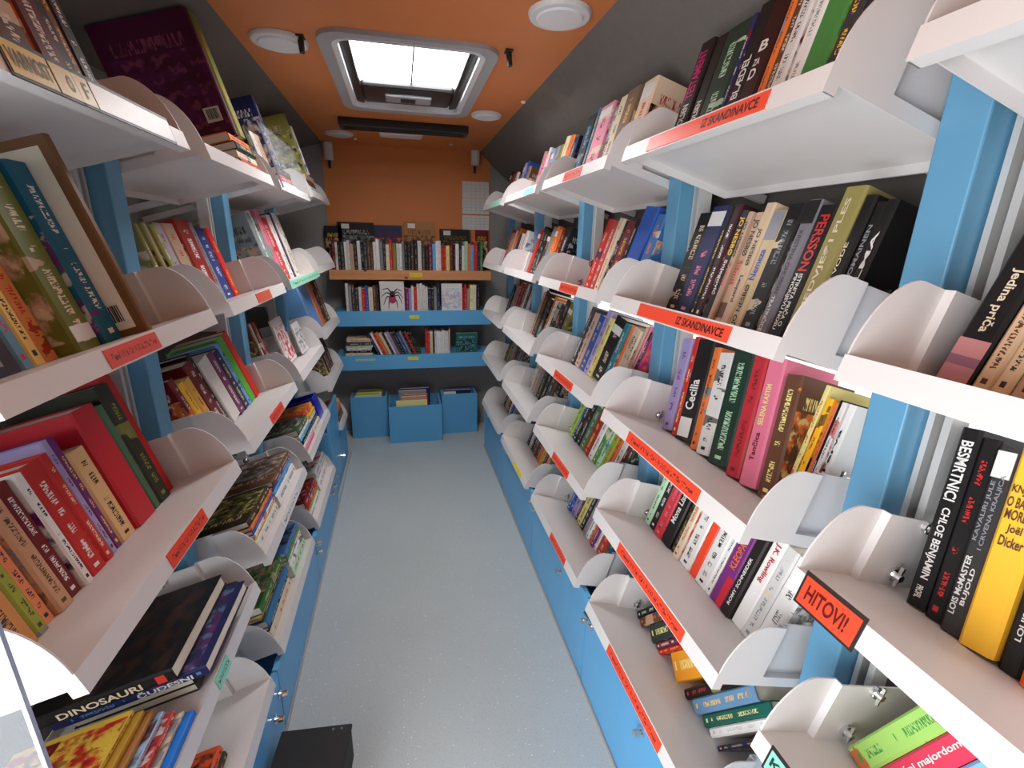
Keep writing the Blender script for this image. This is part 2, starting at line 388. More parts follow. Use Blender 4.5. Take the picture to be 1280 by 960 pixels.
# right wall with a long window band covered in perforated film
WZ0, WZ1, WY0, WY1 = 0.93, 1.40, -0.35, 2.60
wr = MB()
for a in ((YF, YB, 0, WZ0), (YF, YB, WZ1, 1.93), (YF, WY0, WZ0, WZ1), (WY1, YB, WZ0, WZ1)): wr.box(XR, XR + 0.03, a[0], a[1], a[2], a[3])
struct('wall_right', wr, M['felt'])
w1 = struct('window_1', MB().box(XR + 0.012, XR + 0.018, WY0, WY1, WZ0, WZ1), M['film'])
fm = MB()
for a in ((WY0, WY1, WZ0, WZ0 + 0.012), (WY0, WY1, WZ1 - 0.012, WZ1), (WY0, WY0 + 0.012, WZ0, WZ1), (WY1 - 0.012, WY1, WZ0, WZ1)): fm.box(XR - 0.002, XR + 0.012, *a)
fm.build('window_frame', M['black'], w1)
# left wall with the door opening behind the camera
wl = MB()
for a in ((0.42, YB, 0, 2.07), (YF, -1.25, 0, 2.07), (-1.25, 0.42, 1.9, 2.07)): wl.box(XL - 0.03, XL, a[0], a[1], a[2], a[3])
struct('wall_left', wl, M['felt'])
struct('wall_front_added', MB().box(XL, XR, YF - 0.03, YF, 0, ZC + 0.03), M['felt'])  # unseen wall, added to keep sky light out of the open front
bw = struct('wall_back', MB().box(XL, XR, YB, YB + 0.03, 0, ZC + 0.03), M['grey_board'])
MB().box(-0.52, 0.70, YB - 0.012, YB, 1.33, ZC).build('orange_panel', M['orange_wall'], bw)
struct('baseboard_left', MB().box(-0.437, -0.432, 0.62, 3.45, 0, 0.012), M['frame_grey'])
struct('baseboard_right', MB().box(0.572, 0.577, -0.1, 3.4, 0, 0.012), M['frame_grey'])

# ------------------------------------------------------------------ roof hatch
hz = ZC
def rrect(x0, x1, y0, y1, r, n=6):
    pts = []
    for cx, cy, a0 in ((x1 - r, y1 - r, 0), (x0 + r, y1 - r, 90), (x0 + r, y0 + r, 180), (x1 - r, y0 + r, 270)):
        for k in range(n + 1):
            a = math.radians(a0 + 90 * k / n); pts.append((cx + r * math.cos(a), cy + r * math.sin(a)))
    return pts
def ring(mb, outer, inner, z0, z1, m=0):
    n = len(outer)
    for i in range(n):
        j = (i + 1) % n
        for z, flip in ((z0, 0), (z1, 1)):
            f = [(*outer[i], z), (*outer[j], z), (*inner[j], z), (*inner[i], z)]
            mb.face(f if flip else f[::-1], m)
        mb.face([(*outer[i], z0), (*outer[j], z0), (*outer[j], z1), (*outer[i], z1)], m)
        mb.face([(*inner[i], z0), (*inner[j], z0), (*inner[j], z1), (*inner[i], z1)], m)
    return mb
hatch = empty('roof_hatch', (0.065, 2.35, ZC)); tag(hatch, 'rectangular roof hatch with grey rounded frame and bright white dome', 'roof hatch')
def hp(name, mb, mat, bevel=0):
    o = mb.build(name, mat, hatch, bevel=bevel); o.location = -Vector((0.065, 2.35, ZC)) * S; return o
hp('outer_frame', ring(MB(), rrect(-0.245, 0.375, 1.855, 2.845, 0.09), rrect(-0.195, 0.325, 1.90, 2.765, 0.06), hz - 0.014, hz + 0.012), M['frame_grey'])
hp('inner_frame', ring(MB(), rrect(-0.200, 0.330, 1.895, 2.77, 0.06), rrect(-0.178, 0.308, 1.905, 2.745, 0.045), hz - 0.018, hz + 0.035), M['frame_white'])
for xa, xb in ((-0.178, -0.142), (0.272, 0.308)):
    hp('blind_rail', MB().box(xa, xb, 1.91, 2.745, hz + 0.0, hz + 0.035), M['black'], 0.004)
hp('blind_cassette', MB().box(-0.142, 0.272, 2.47, 2.745, hz + 0.004, hz + 0.036), M['black'], 0.012)
hp('grab_bar', MB().box(-0.04, 0.175, 2.55, 2.66, hz - 0.010, hz + 0.004), M['frame_grey'], 0.006)
hp('latch', MB().box(0.03, 0.10, 2.575, 2.625, hz - 0.016, hz - 0.010), M['black'], 0.003)
hp('glazing_bar', MB().box(0.075, 0.083, 1.905, 2.47, hz + 0.026, hz + 0.034), M['frame_grey'])
hp('dome', MB().box(-0.19, 0.32, 1.90, 2.76, hz + 0.038, hz + 0.043), M['dome'])

# ------------------------------------------------------------------ things on the ceiling
def ceiling_light(px, py, r, lab):
    c = pix(px, py, 2, ZC); t = empty('ceiling_light', c); tag(t, lab, 'ceiling light', 'round ceiling lights')
    MB().tube((0, 0, 0), (0, 0, -0.014), r, r * 0.94, 32).build('rim', M['lampwhite'], t, bevel=0.003)
    MB().tube((0, 0, -0.0135), (0, 0, -0.019), r * 0.74, r * 0.70, 32).build('diffuser', M['frame_white'], t)
ceiling_light(349, 49, 0.095, 'round white ceiling light beside the near edge of roof hatch, left side')
ceiling_light(700, 16, 0.095, 'large round white ceiling light nearest the grey coving above novel racks')
ceiling_light(608, 143, 0.082, 'round white ceiling light between roof hatch corner and grey right coving')
ceiling_light(424, 166, 0.088, 'round white ceiling light close to the orange end wall')
for px, py, lab in ((375, 45, 'black hook on the ceiling beside a round light'), (636, 63, 'black hook on the bare ceiling beside the roof hatch')):
    c = pix(px, py, 2, ZC); t = empty('ceiling_hook', c); tag(t, lab, 'hook', 'black ceiling hooks')
    MB().box(-0.014, 0.014, -0.02, 0.02, -0.006, 0).build('base', M['black'], t, bevel=0.002)
    MB().tube((0, 0, -0.004), (0.004, -0.006, -0.05), 0.011, 0.009, 10).build('hook', M['black'], t)
t = empty('vent_slot', (0.055, 3.12, ZC)); tag(t, 'long black slotted air vent across the orange ceiling', 'vent')
MB().box(-0.365, 0.365, -0.06, 0.06, -0.045, 0).build('housing', M['black'], t, bevel=0.006)
for k in range(3): MB().box(-0.34, 0.34, -0.03 + k * 0.022, -0.022 + k * 0.022, -0.05, -0.045).build('slat', M['red_edge'], t)
c = pix(501, 166, 2, ZC - 0.02); t = empty('control_box', (c.x, c.y, ZC)); tag(t, 'small white control box with dark grille under orange ceiling', 'control box')
MB().box(-0.13, 0.13, -0.07, 0.05, -0.045, 0).build('body', M['lampwhite'], t, bevel=0.012)
for k in range(5): MB().box(-0.045 + k * 0.02, -0.033 + k * 0.02, -0.0715, -0.07, -0.026, -0.012).build('grille_bar', M['black'], t)
for px, py, lab in ((444, 173, 'tiny white spot light between the black vent and the left corner lamp'), (564, 180, 'tiny white spot light between black vent and right corner lamp'), (654, 127, 'tiny white spot light at ceiling edge by the grey coving')):
    c = pix(px, py, 2, ZC); tag(MB().tube((0, 0, 0), (0, 0, -0.008), 0.012, 0.008, 12).build('spot_light', M['frame_white']), lab, 'spot light', 'tiny ceiling spots').location = c * S

# ------------------------------------------------------------------ racks: posts, trays, cabinets
TH = math.radians(16.0); CT, ST = math.cos(TH), math.sin(TH)
PITCHY = 0.713; TL = 0.605; TD = 0.315; PH = 0.116
RB = [0.54 + PITCHY * k for k in range(5)]        # post lines on the right
LB = [1.285 + PITCHY * k for k in range(3)]       # post lines on the left
XF = {'R': 0.56, 'L': -0.438}
ROWZ = {'R': [0, 1.783, 1.420, 1.093, 0.765, 0.412], 'L': [0, 1.757, 1.388, 1.003, 0.632, 0.290]}
SIDE = {'R': 'right-hand', 'L': 'left-hand'}
ROWN = ['', 'top', 'second', 'third', 'fourth', 'bottom']
NB = {'R': 5, 'L': 4}     # bays are counted from the orange wall in the labels
def bay_range(side, bay):
    if side == 'R':
        a = 0.54 + PITCHY * (bay - 1) + 0.054; return (a, a + TL)
    a = 1.285 + PITCHY * (bay - 2) + 0.054; return (a if bay > 1 else 0.585, a + TL - 0.008)
def bay_word(side, bay):
    n = (5 - bay) if side == 'R' else (5 - bay)
    return ORD[n]
FR = {}
def tray_frame(side, bay, row, z=None, rng_=None):
    y0, y1 = rng_ or bay_range(side, bay); z = z or ROWZ[side][row]
    if side == 'R': return Frame((XF['R'], y1, z), (0, -1, 0), (CT, 0, -ST), (ST, 0, CT)), y1 - y0
    return Frame((XF['L'], y0, z), (0, 1, 0), (-CT, 0, -ST), (-ST, 0, CT)), y1 - y0
def plate_profile(f0=0.104):
    fr = [(0.0, 0.0)] + [(0.064 - 0.064 * math.cos(math.radians(a)) ** 1.15, PH * math.sin(math.radians(a))) for a in range(9, 91, 9)] + [(f0, PH), (f0, 0.0)]
    return fr
_tm = {}
def tray_meshes(L):
    k = round(L, 3)
    if k in _tm: return _tm[k]
    b = MB(); b.box(0, L, 0, TD, -0.004, 0).box(0, L, -0.0025, 0, -0.036, 0.0).box(0, L, 0, 0.018, -0.036, -0.033)
    b.box(0, 0.003, 0.0, TD, -0.022, -0.004).box(L - 0.003, L, 0.0, TD, -0.022, -0.004).box(0, 0.003, 0, 0.018, -0.036, -0.022).box(L - 0.003, L, 0, 0.018, -0.036, -0.022).box(0, L, TD - 0.003, TD, -0.022, 0.02)
    tray = b.mesh('tray', M['white'])
    pm = []
    for sgn in (1, -1):
        p = MB(); T = 0.003
        x0 = 0 if sgn == 1 else L
        p.prism(plate_profile(), x0, x0 + sgn * T, lambda q, w, a: (a, q, w))
        p.box(x0, x0 + sgn * 0.016, 0.104, 0.107, 0, PH)
        p.prism([(0.107, 0), (0.107, PH), (TD, PH), (TD, 0)], x0 + sgn * 0.013, x0 + sgn * 0.016, lambda q, w, a: (a, q, w))
        pm.append(p.mesh('end_plate', M['white']))
    _tm[k] = (tray, pm); return _tm[k]
screw_mesh = MB().tube((0, 0, 0), (0.006, 0, 0), 0.011, 0.011, 12).tube((0.006, 0, 0), (0.016, 0, 0), 0.007, 0.006, 10).box(0.009, 0.014, -0.002, 0.002, -0.017, 0.017).mesh('screw', M['chrome'])
def shelf(side, bay, row, z=None, rng_=None, screws=False, plates=(True, True)):
    fr, L = tray_frame(side, bay, row, z, rng_)
    e = empty('book_shelf', M=fr.mat()); tray, pm = tray_meshes(L)
    link('tray', tray, e)
    for k in (0, 1):
        if plates[k]: link('end_plate', pm[k], e)
    ue = (abs((XR if side == 'R' else XL) - XF[side]) - 0.003) / CT
    for xx in (0.07, L - 0.085): link('wall_hanger', MB().box(xx, xx + 0.015, TD, ue - 0.008, -0.022, -0.002).mesh('wall_hanger', M['white']), e)
    if screws:
        for k in (0, 1):
            for uu, ww in ((0.185, 0.108), (0.165, 0.022)):
                s_ = link('screw', screw_mesh, e)
                s_.location = Vector(((0.016 if k == 0 else L - 0.016), uu, ww)) * S
                if k: s_.rotation_euler = (0, 0, math.pi)
    tag(e, f'white metal {ROWN[row]} shelf with curved end plates, {bay_word(side, bay)} {SIDE[side]} bay from orange wall', 'shelf', 'tilted white metal book shelves')
    FR[(side, bay, row)] = (fr, L, e)
    return fr, L, e
for bay in range(0, 5):
    for row in range(1, 6):
        if bay == 0 and row == 5: continue
        shelf('R', bay, row, screws=bay <= 2)
for bay in (1, 2, 3):
    for row in range(1, 6): shelf('L', bay, row, screws=bay <= 2)
L4R = (LB[2] + 0.054, LB[2] + 0.054 + TL)
for row, z in ((1, 1.79), (2, 1.405), (3, 1.045), (4, 0.735)): shelf('L', 4, row, z, L4R)
shelf('L', 4, 5, 0.37, (L4R[1] - 0.30, L4R[1]))
def post(side, y, k, zb=0.30):
    s = 1 if side == 'R' else -1; xp = 0.745 if side == 'R' else -0.612; z0 = 0.36
    t = empty('rack_post', (xp, y, 0)); xe = (XR if side == 'R' else XL) - xp
    tag(t, f'blue upright post with white slotted tracks, {ORD[k]} {SIDE[side]} post from orange wall', 'rack post', 'blue rack posts')
    MB().box(0, s * 0.05, -0.014, 0.048, zb, 1.83).build('post', M['post_blue'], t, bevel=0.003)
    sg = -1
    for a, b in ((0.018, 0.027), (0.040, 0.051)):
        MB().box(s * 0.04, s * 0.075, sg * a, sg * b, zb, 1.82).build('track', M['alu'], t)
    MB().box(s * 0.066, s * 0.074, sg * 0.027, sg * 0.040, zb, 1.82).build('track_slot', M['dark_gap'], t)
    for a in (0.65, 1.2, 1.75): MB().box(s * 0.05, xe, -0.012, 0.012, a, a + 0.03).build('wall_bracket', M['alu'], t)
for k, y in enumerate(RB): post('R', y, 5 - k)
for k, y in enumerate(LB): post('L', y, 3 - k, 0.60 if k == 2 else 0.30)

# base cabinets
knob_mesh = MB().tube((0, 0, 0), (0.004, 0, 0), 0.013, 0.013, 14).tube((0.004, 0, 0), (0.016, 0, 0), 0.006, 0.006, 10).tube((0.014, 0, 0), (0.026, 0, 0), 0.011, 0.009, 14).mesh('knob', M['chrome'])
def cabinet(side, y0, y1, ztop, lab, knobs=(), xf=None):
    xf = xf if xf is not None else (0.577 if side == 'R' else -0.437); s = 1 if side == 'R' else -1
    t = empty('base_cabinet', (xf, (y0 + y1) / 2, 0)); tag(t, lab, 'cabinet', 'blue base cabinets'); hy = (y1 - y0) / 2
    xb = abs((XR if side == 'R' else XL) - xf) - 0.004
    MB().box(s * 0.018, s * xb, -hy + 0.002, hy - 0.002, 0.0, ztop - 0.125).build('body', M['blue'], t)
    d = MB().box(0, s * 0.018, -hy + 0.003, hy - 0.003, 0.014, ztop).build('door', M['blue'], t, bevel=0.002)
    for (px, py) in knobs:
        p = pix(px, py, 0, xf); k = link('knob', knob_mesh, d)
        k.location = Vector((0, max(-hy + 0.02, min(hy - 0.02, p.y - (y0 + y1) / 2)), min(ztop - 0.02, max(0.03, p.z)))) * S
        if s > 0: k.rotation_euler = (0, 0, math.pi)
    return t, d
yr = [-0.2] + RB
names = {0: 'fifth', 1: 'fourth', 2: 'third', 3: 'second', 4: 'first'}
kn = {0: [], 1: [(745, 783), (803, 915), (729, 764)], 2: [(663, 617), (671, 636), (701, 714)], 3: [(637, 556), (634, 548)], 4: [(613, 518), (609, 505)]}
for i in range(5):
    cabinet('R', yr[i], yr[i + 1], 0.375, f'low blue cabinet with chrome knobs under {names[i]} right-hand bay from orange wall', kn[i])
yl = [0.572] + LB
knl = {0: [(351, 858), (343, 900)], 1: [(399, 655), (396, 688)], 2: [(417, 589), (414, 604), (411, 612)]}
for i in range(3):
    cabinet('L', yl[i], yl[i + 1], 0.245, f'low blue cabinet with chrome knobs under {names[i + 1]} left-hand bay from orange wall', knl[i])
t, d = cabinet('L', LB[2], LB[2] + 0.36, 0.585, 'tall blue cabinet side panel beneath first left-hand bay from orange wall', [(433, 546)], xf=-0.45)
cabinet('L', LB[2] + 0.362, LB[2] + 0.70, 0.31, 'short blue corner cabinet on left beside the blue book bins', [], xf=-0.45)
# bar latch on the near right cabinet
cab1 = [o for o in COL.objects if o.name.startswith('base_cabinet')][1]; dr1 = [c for c in cab1.children if c.name.startswith('door')][0]
a_, b_ = pix(731, 766, 0, 0.563), pix(745, 785, 0, 0.563)
o = MB().tube(a_, b_, 0.006, 0.006, 10).tube(a_, (0.5765, a_.y, a_.z), 0.005, n=8).tube(b_, (0.5765, b_.y, b_.z), 0.005, n=8).build('bar_latch', M['chrome'], dr1)
o.location = -cab1.location

# ------------------------------------------------------------------ shelf labels
def lip_label(side, bay, row, px0, px1, code, w0=-0.033, w1=-0.004, text=None, tc='K', prt=1.0, frame=False, tspan=(0.08, 0.92), rgbv=None, up=0.0):
    fr, L, e = FR[(side, bay, row)]
    x0, x1 = fr.at_px(px0, 0, -0.018), fr.at_px(px1, 0, -0.018)
    if frame: MB().box(x0 - 0.004, x1 + 0.004, -0.0045, -0.0026, w0 - 0.004, w1 + 0.006).build('label_holder', M['red_edge'], e)
    mb = MB(); y = -0.0052 if frame else -0.0042
    mb.face([(x0, y, w0), (x1, y, w0), (x1, y, w1), (x0, y, w1)], 0, [(0, 0), (1, 0), (1, 1), (0, 1)])
    mb.box(x0, x1, y + 0.0001, -0.0026, w0, w1)
    o = mb.build('shelf_label', M['label'], e); o.color = (*(lin(rgbv) if rgbv else rgb(code)), 1); o['print'] = float(prt)
    if text:
        letter(o, text, lambda a, b: (x0 + (x1 - x0) * (tspan[0] + (tspan[1] - tspan[0]) * a), y - 0.0006, w0 + (w1 - w0) * (0.22 + 0.56 * b)), tc, 'label_lettering')
    return o
RED = (240, 74, 44); MINT = (142, 226, 196); YEL = (226, 206, 120)
lip_label('R', 1, 1, 812, 962, 'R', rgbv=RED, text='IZ SKANDINAVCE', tspan=(0.55, 0.95), prt=0.0)
lip_label('R', 1, 2, 800, 914, 'R', rgbv=RED, text='IZ SKANDINAVCE', tspan=(0.5, 0.95), prt=0.0)
lip_label('R', 1, 3, 786, 875, 'R', rgbv=RED)
lip_label('R', 1, 4, 774, 855, 'R', rgbv=RED)
lip_label('R', 1, 5, 761, 826, 'R', rgbv=RED)
lip_label('R', 2, 1, 706, 728, 'R', rgbv=RED); lip_label('R', 2, 2, 701, 722, 'R', rgbv=RED)
lip_label('R', 2, 3, 694, 716, 'R', rgbv=RED); lip_label('R', 2, 4, 692, 711, 'R', rgbv=RED); lip_label('R', 2, 5, 689, 707, 'R', rgbv=RED)
lip_label('R', 3, 1, 656, 668, 'Q', rgbv=MINT, prt=0); lip_label('R', 4, 1, 613, 625, 'Q', rgbv=MINT, prt=0)
lip_label('R', 3, 5, 643, 652, 'Y', rgbv=(236, 220, 60), prt=0)
lip_label('R', 0, 3, 1006, 1074, 'R', -0.040, 0.002, text='HITOVI!', rgbv=RED, tc=(90, 16, 14), prt=0, frame=True, tspan=(0.1, 0.84))
lip_label('R', 0, 4, 963, 1003, 'Q', -0.036, 0.0, text='KNJI', rgbv=MINT, tc=(30, 60, 60), prt=0, frame=True)
lip_label('L', 1, 2, 131, 195, 'R', rgbv=(226, 88, 78)); lip_label('L', 2, 2, 320, 337, 'R', rgbv=(226, 98, 70), prt=0.0)
lip_label('L', 1, 3, 210, 254, 'R', rgbv=RED); lip_label('L', 2, 3, 338, 352, 'R', rgbv=RED)
lip_label('L', 1, 4, 270, 284, 'Q', rgbv=MINT, prt=1.0); lip_label('L', 3, 2, 362, 398, 'Q', rgbv=MINT)
lip_label('L', 2, 4, 353, 371, 'W', rgbv=(230, 230, 228))
lip_label('L', 1, 1, 2, 62, 'X', -0.034, 0.004, text='VARNOST', rgbv=YEL, tc=(46, 40, 20), prt=0, frame=True, tspan=(0.04, 0.96))
lip_label('L', 1, 1, 65, 93, 'X', -0.034, 0.004, text='O', rgbv=YEL, tc=(46, 40, 20), prt=0, frame=True, tspan=(0.55, 0.82))
lip_label('L', 1, 1, 93.5, 112, 'X', -0.034, 0.004, text='F', rgbv=YEL, tc=(46, 40, 20), prt=0, frame=True, tspan=(0.4, 0.75))
lip_label('L', 1, 1, 114, 212, 'W', -0.034, 0.004, rgbv=(238, 238, 236), prt=0, frame=True)

# ------------------------------------------------------------------ rows of books
STAT = {}
def blabel(side, bay, row, i, n, code, kind, extra=None, t=0.03):
    k = i + 1 if side == 'R' else n - i
    adj = extra or ((('slim ' if t < 0.018 else 'thick ' if t > 0.05 else '') + PAL[code][1]))
    return f'{adj} {kind}, {ORD[k]} from orange wall, {ROWN[row]} shelf, {bay_word(side, bay)} {SIDE[side][:-5]} bay from it'
KIND = {'R': ('novel', 'novel'), 'L': ('picture_book', 'picture book')}
def row_books(side, bay, row, spec, w=0.12, u=0.10, h=(0.232, 0.256), lean=0.0, opt=None, dr=0.66, n0=0, mp=None, xmin=0.0):
    fr, L, e = FR[(side, bay, row)]; toks = spec.split(); opt = opt or {}
    end = float(toks[-1][1:]); pxs = [float(t_[1:]) for t_ in toks[:-1]] + [end]
    tl = math.tan(math.radians(lean)); xs = []
    for p in pxs: xs.append(fr.at_px(mp(p) if mp else p, u, w) - w * tl)
    mg = 0.035 if bay <= 2 else 0.02; lo, hi = max(xmin, mg + max(0, -PH * tl)), L - mg - max(0, PH * tl)
    if (side, bay) != ('L', 1) and (xs[0] < lo or xs[-1] > hi):
        a_, b_ = max(lo, xs[0]), min(hi, xs[-1]); a0, b0 = xs[0], xs[-1]; xs = [a_ + (x - a0) * (b_ - a_) / (b0 - a0) for x in xs]
    nm, cat = KIND[side]; mg = 0.035 if bay <= 2 else 0.02
    for i, t_ in enumerate(toks[:-1]):
        o_ = dict(opt.get(i, {})); code = t_[0]; hh = o_.pop('h', rng.uniform(*h)); uu = o_.pop('u', u + rng.uniform(-0.006, 0.006)); extra = o_.pop('extra', None)
        x0, x1 = max(xs[i], mg + max(0, -PH * tl)), min(xs[i + 1], L - mg - max(0, PH * tl))
        if x1 - x0 < 0.006: continue
        t = (x1 - x0) * math.cos(math.radians(lean)) - 0.0012; dd = o_.pop('d', min(hh * dr, TD - uu - 0.012)); ww = 0.0005 + (t * math.sin(math.radians(lean)) if lean > 0 else 0)
        if lean > 0: x0 += t * math.sin(math.radians(lean)) * tl
        book(fr, x0 + 0.0004, uu, ww, t, hh, dd, code, nm, blabel(side, bay, row, i + n0, len(toks) - 1, code, cat, extra, t), f'{cat}s on {ROWN[row]} shelf of {bay_word(side, bay)} {SIDE[side]} bay', cat, lean=lean, **o_)
    return xs[-1]
def fill(side, bay, row, codes, x0, x1, u=0.10, h=(0.215, 0.25), lean=0.0, start=0, total=None, dr=0.66):
    fr, L, e = FR[(side, bay, row)]; n = len(codes); ws = [rng.uniform(0.7, 1.3) for _ in codes]; k = (x1 - x0) / sum(ws); x = x0; nm, cat = KIND[side]; x1 = min(x1, L - 0.022 - max(0, PH * math.tan(math.radians(lean)))); k = (x1 - x0) / sum(ws)
    for i, c in enumerate(codes):
        t = ws[i] * k * math.cos(math.radians(lean)) - 0.001; hh = rng.uniform(*h); uu = u + rng.uniform(-0.006, 0.006)
        ww = 0.0005 + (t * math.sin(math.radians(lean)) if lean > 0 else 0)
        book(fr, x + 0.0004, uu, ww, t, hh, min(hh * dr, TD - uu - 0.012), c, nm, blabel(side, bay, row, i + start, total or n, c, cat, None, t),
             f'{cat}s on {ROWN[row]} shelf of {bay_word(side, bay)} {SIDE[side]} bay', cat, lean=lean, sticker=(0.8, 0.9) if rng.random() < 0.12 else None, prt=0.75)
        x += ws[i] * k

U1 = 0.10
row_books('R', 1, 1, 'K799 K815 F829 N858 K864 D884 O907 H917 W931 W950 G970 E1008 |1034', w=0.03, u=0.09, h=(0.25, 0.27), opt={
    0: dict(titles=[('ADLER-OLSEN', 'W', .06, .45, .3, .75, 'up'), ('TESTAMENT', 'J', .5, .92, .2, .8, 'up')], prt=0, extra='black magenta-lettered'),
    1: dict(titles=[('ADLER-OLSEN', 'W', .06, .45, .3, .75, 'up')], prt=0, acc='O'),
    2: dict(acc='Q', acc2='Q', extra='mottled grey-green'),
    4: dict(titles=[('SARA BLÆDEL', 'W', .08, .62, .25, .72, 'up')], prt=0, extra='black white-lettered'),
    5: dict(titles=[('B', 'W', .62, .70, .25, .75, 'a'), ('ZA', 'W', .52, .57, .2, .6, 'a'), ('D', 'W', .42, .5, .2, .6, 'a')], prt=0, rgbv=(48, 18, 20), extra='dark letter-stacked'),
    10: dict(acc='G', acc2='L', extra='leafy green'), 8: dict(acc='K'), 9: dict(acc='A')})
row_books('R', 1, 2, 'K836 N857 K882 P889 K901 B914 B922 C936 C952 K975 A1005 K1030 Z1063 K1106 K1132 K1155 |1182', w=0.21, u=0.135, h=(0.25, 0.272), opt={
    1: dict(acc='P', acc2='V', sticker=(.82, .95), extra='galaxy-coloured'), 3: dict(rgbv=(58, 24, 34), acc='W'), 2: dict(acc='Y'),
    4: dict(titles=[('JO NESBØ', 'Y', .60, .94, .2, .85, 'down'), ('Snjegović', 'W', .24, .56, .2, .75, 'down')], prt=0, extra='yellow-lettered black'),
    5: dict(titles=[('JO NESBØ', 'K', .60, .92, .15, .85, 'down'), ('Žohari', 'R', .34, .56, .2, .8, 'down')], prt=0),
    6: dict(titles=[('JO NESBØ', 'K', .62, .94, .15, .85, 'down'), ('Šišmiš', 'R', .36, .58, .2, .8, 'down')], prt=0, panels=[('H', .06, .2, .06, .94)], rgbv=(206, 170, 142)),
    7: dict(titles=[('JO NESBØ', 'K', .50, .80, .25, .75, 'down'), ('Leopard', 'E', .20, .42, .25, .7, 'down')], prt=0, rgbv=(216, 188, 156)),
    8: dict(titles=[('JO NESBØ', 'K', .03, .38, .2, .62, 'up'), ('Nemeza', 'U', .42, .68, .2, .65, 'up')], prt=0, panels=[('A', .76, .995, .05, .95)], rgbv=(216, 190, 150), acc2='A'),
    9: dict(acc='A', acc2='C', prt=1),
    10: dict(titles=[('KRISTINA OHLSSON', 'E', .32, .78, .3, .6, 'down'), ('TRATINČICE', 'W', .03, .3, .3, .65, 'down')], prt=0, panels=[('K', .83, .995, .05, .95)], rgbv=(116, 112, 120)),
    11: dict(titles=[('PERSSON', 'R', .52, .93, .3, .85, 'down'), ('ISTINITA PRIČA O', 'W', .10, .50, .52, .82, 'down'), ('PINOKIJEVU NOSU', 'W', .07, .50, .2, .46, 'down')], prt=0, extra='red-lettered black'),
    12: dict(titles=[('MEDVJEĐI PLES', 'C', .20, .93, .3, .62, 'up')], prt=0, rgbv=(152, 140, 82), acc2='K', h=.282),
    13: dict(titles=[('MIRNE VODE', 'C', .25, .70, .15, .45, 'up'), ('DJELITELJ', 'R', .08, .42, .55, .9, 'up')], prt=0, extra='red-and-cream-lettered black'),
    14: dict(titles=[('TUOMAINEN', 'A', .42, .85, .3, .7, 'up')], prt=0), 15: dict(titles=[('SVLMA', 'W', .3, .8, .3, .7, 'up')], prt=0)})
xe_ = row_books('R', 1, 3, 'I840 R851 K857 O876 W884 F900 R924 P940 H960 |980', w=0.12, u=0.15, h=(0.255, 0.278), lean=-12, dr=0.55, opt={
    0: dict(acc='V', h=.262), 2: dict(titles=[('Cecilia', 'W', .3, .6, .2, .7, 'up')], prt=0, panels=[('W', .03, .22, .1, .8)], acc2='W', extra='black dove-marked'),
    4: dict(acc='K', acc2='K', prt=1, extra='black-and-white'), 5: dict(acc='Q', h=.278), 6: dict(acc='D', rgbv=(190, 48, 58), h=.28), 7: dict(titles=[('SELENA KASTIM', 'X', .48, .80, .3, .6, 'up'), ('Tančica', 'D', .2, .42, .3, .6, 'up')], prt=0, h=.282, rgbv=(226, 120, 146)),
    8: dict(acc2='O', h=.262, extra='photo-covered brown')})
row_books('R', 1, 3, 'X980 Y992 O1008 K1019 W1031 W1046 |1068', w=0.13, u=0.168, h=(0.235, 0.245), lean=-3, xmin=xe_ + 0.002, n0=9, opt={0: dict(h=.262), 1: dict(h=.24, rgbv=(246, 178, 30), extra='yellow-orange'), 2: dict(rgbv=(222, 120, 84)), 3: dict(titles=[('PRAZNA U BAJKAMA', 'W', .05, .5, .3, .65, 'up')], prt=0), 5: dict(titles=[('Ferva', 'K', .45, .8, .2, .6, 'up')], prt=0)})
row_books('R', 1, 4, 'Q800.5 K806 R813.6 K823 K834 C840 W847 R860 W869 W884 V889 K905 W917 W932 W946 |968', w=0.005, u=0.15, h=(0.215, 0.24), lean=3, dr=0.58, opt={
    2: dict(acc='P', rgbv=(214, 56, 66)), 3: dict(titles=[('Mona Lisa', 'W', .3, .7, .15, .6, 'up'), ], prt=0), 4: dict(acc='Z', rgbv=(52, 34, 28)), 5: dict(acc='R'),
    7: dict(prt=0, rgbv=(240, 74, 44), extra='plain bright orange-red'), 10: dict(titles=[('KLEOPATRA', 'O', .45, .92, .3, .75, 'up')], prt=0, panels=[((206, 36, 48), 0, .36, .55, .98)]),
    11: dict(titles=[('ROMY SCHNEIDER', 'W', .13, .72, .35, .62, 'up')], prt=0, rgbv=(40, 34, 32)), 12: dict(titles=[('J.K. Rowling', 'R', .52, .95, .3, .75, 'down')], prt=0, h=.235),
    13: dict(acc='A', h=.235), 14: dict(acc='E', acc2='A', h=.232)})
# bottom shelf of the same bay: books fallen sideways against each other
row_books('R', 1, 5, 'K785 H791 K798 M812 R818 O822 |846', w=0.002, u=0.15, h=(0.185, 0.21), lean=36, opt={0: dict(acc='Q', extra='slanting black'), 2: dict(rgbv=(44, 52, 48), acc='X', acc2='Z', extra='slanting greenish-black'), 5: dict(rgbv=(248, 160, 40), acc='X', acc2='Y', h=.2, extra='slanting bright orange')})
row_books('R', 1, 5, 'K852 S860 F872 W882 |890', w=0.002, u=0.15, h=(0.2, 0.235), lean=33, n0=6, opt={0: dict(acc='R', acc2='Z', extra='slanting red-marked black'), 1: dict(rgbv=(104, 142, 178), acc='Y', acc2='A'), 2: dict(rgbv=(30, 96, 84), acc='X', acc2='T', h=.237), 3: dict(h=.25, prt=0.3)})
row_books('R', 1, 5, 'N896 |909', w=0.002, u=0.15, h=(0.19, 0.2), lean=32, n0=10, opt={0: dict(acc='Y', acc2='A', extra='slanting night-blue')})

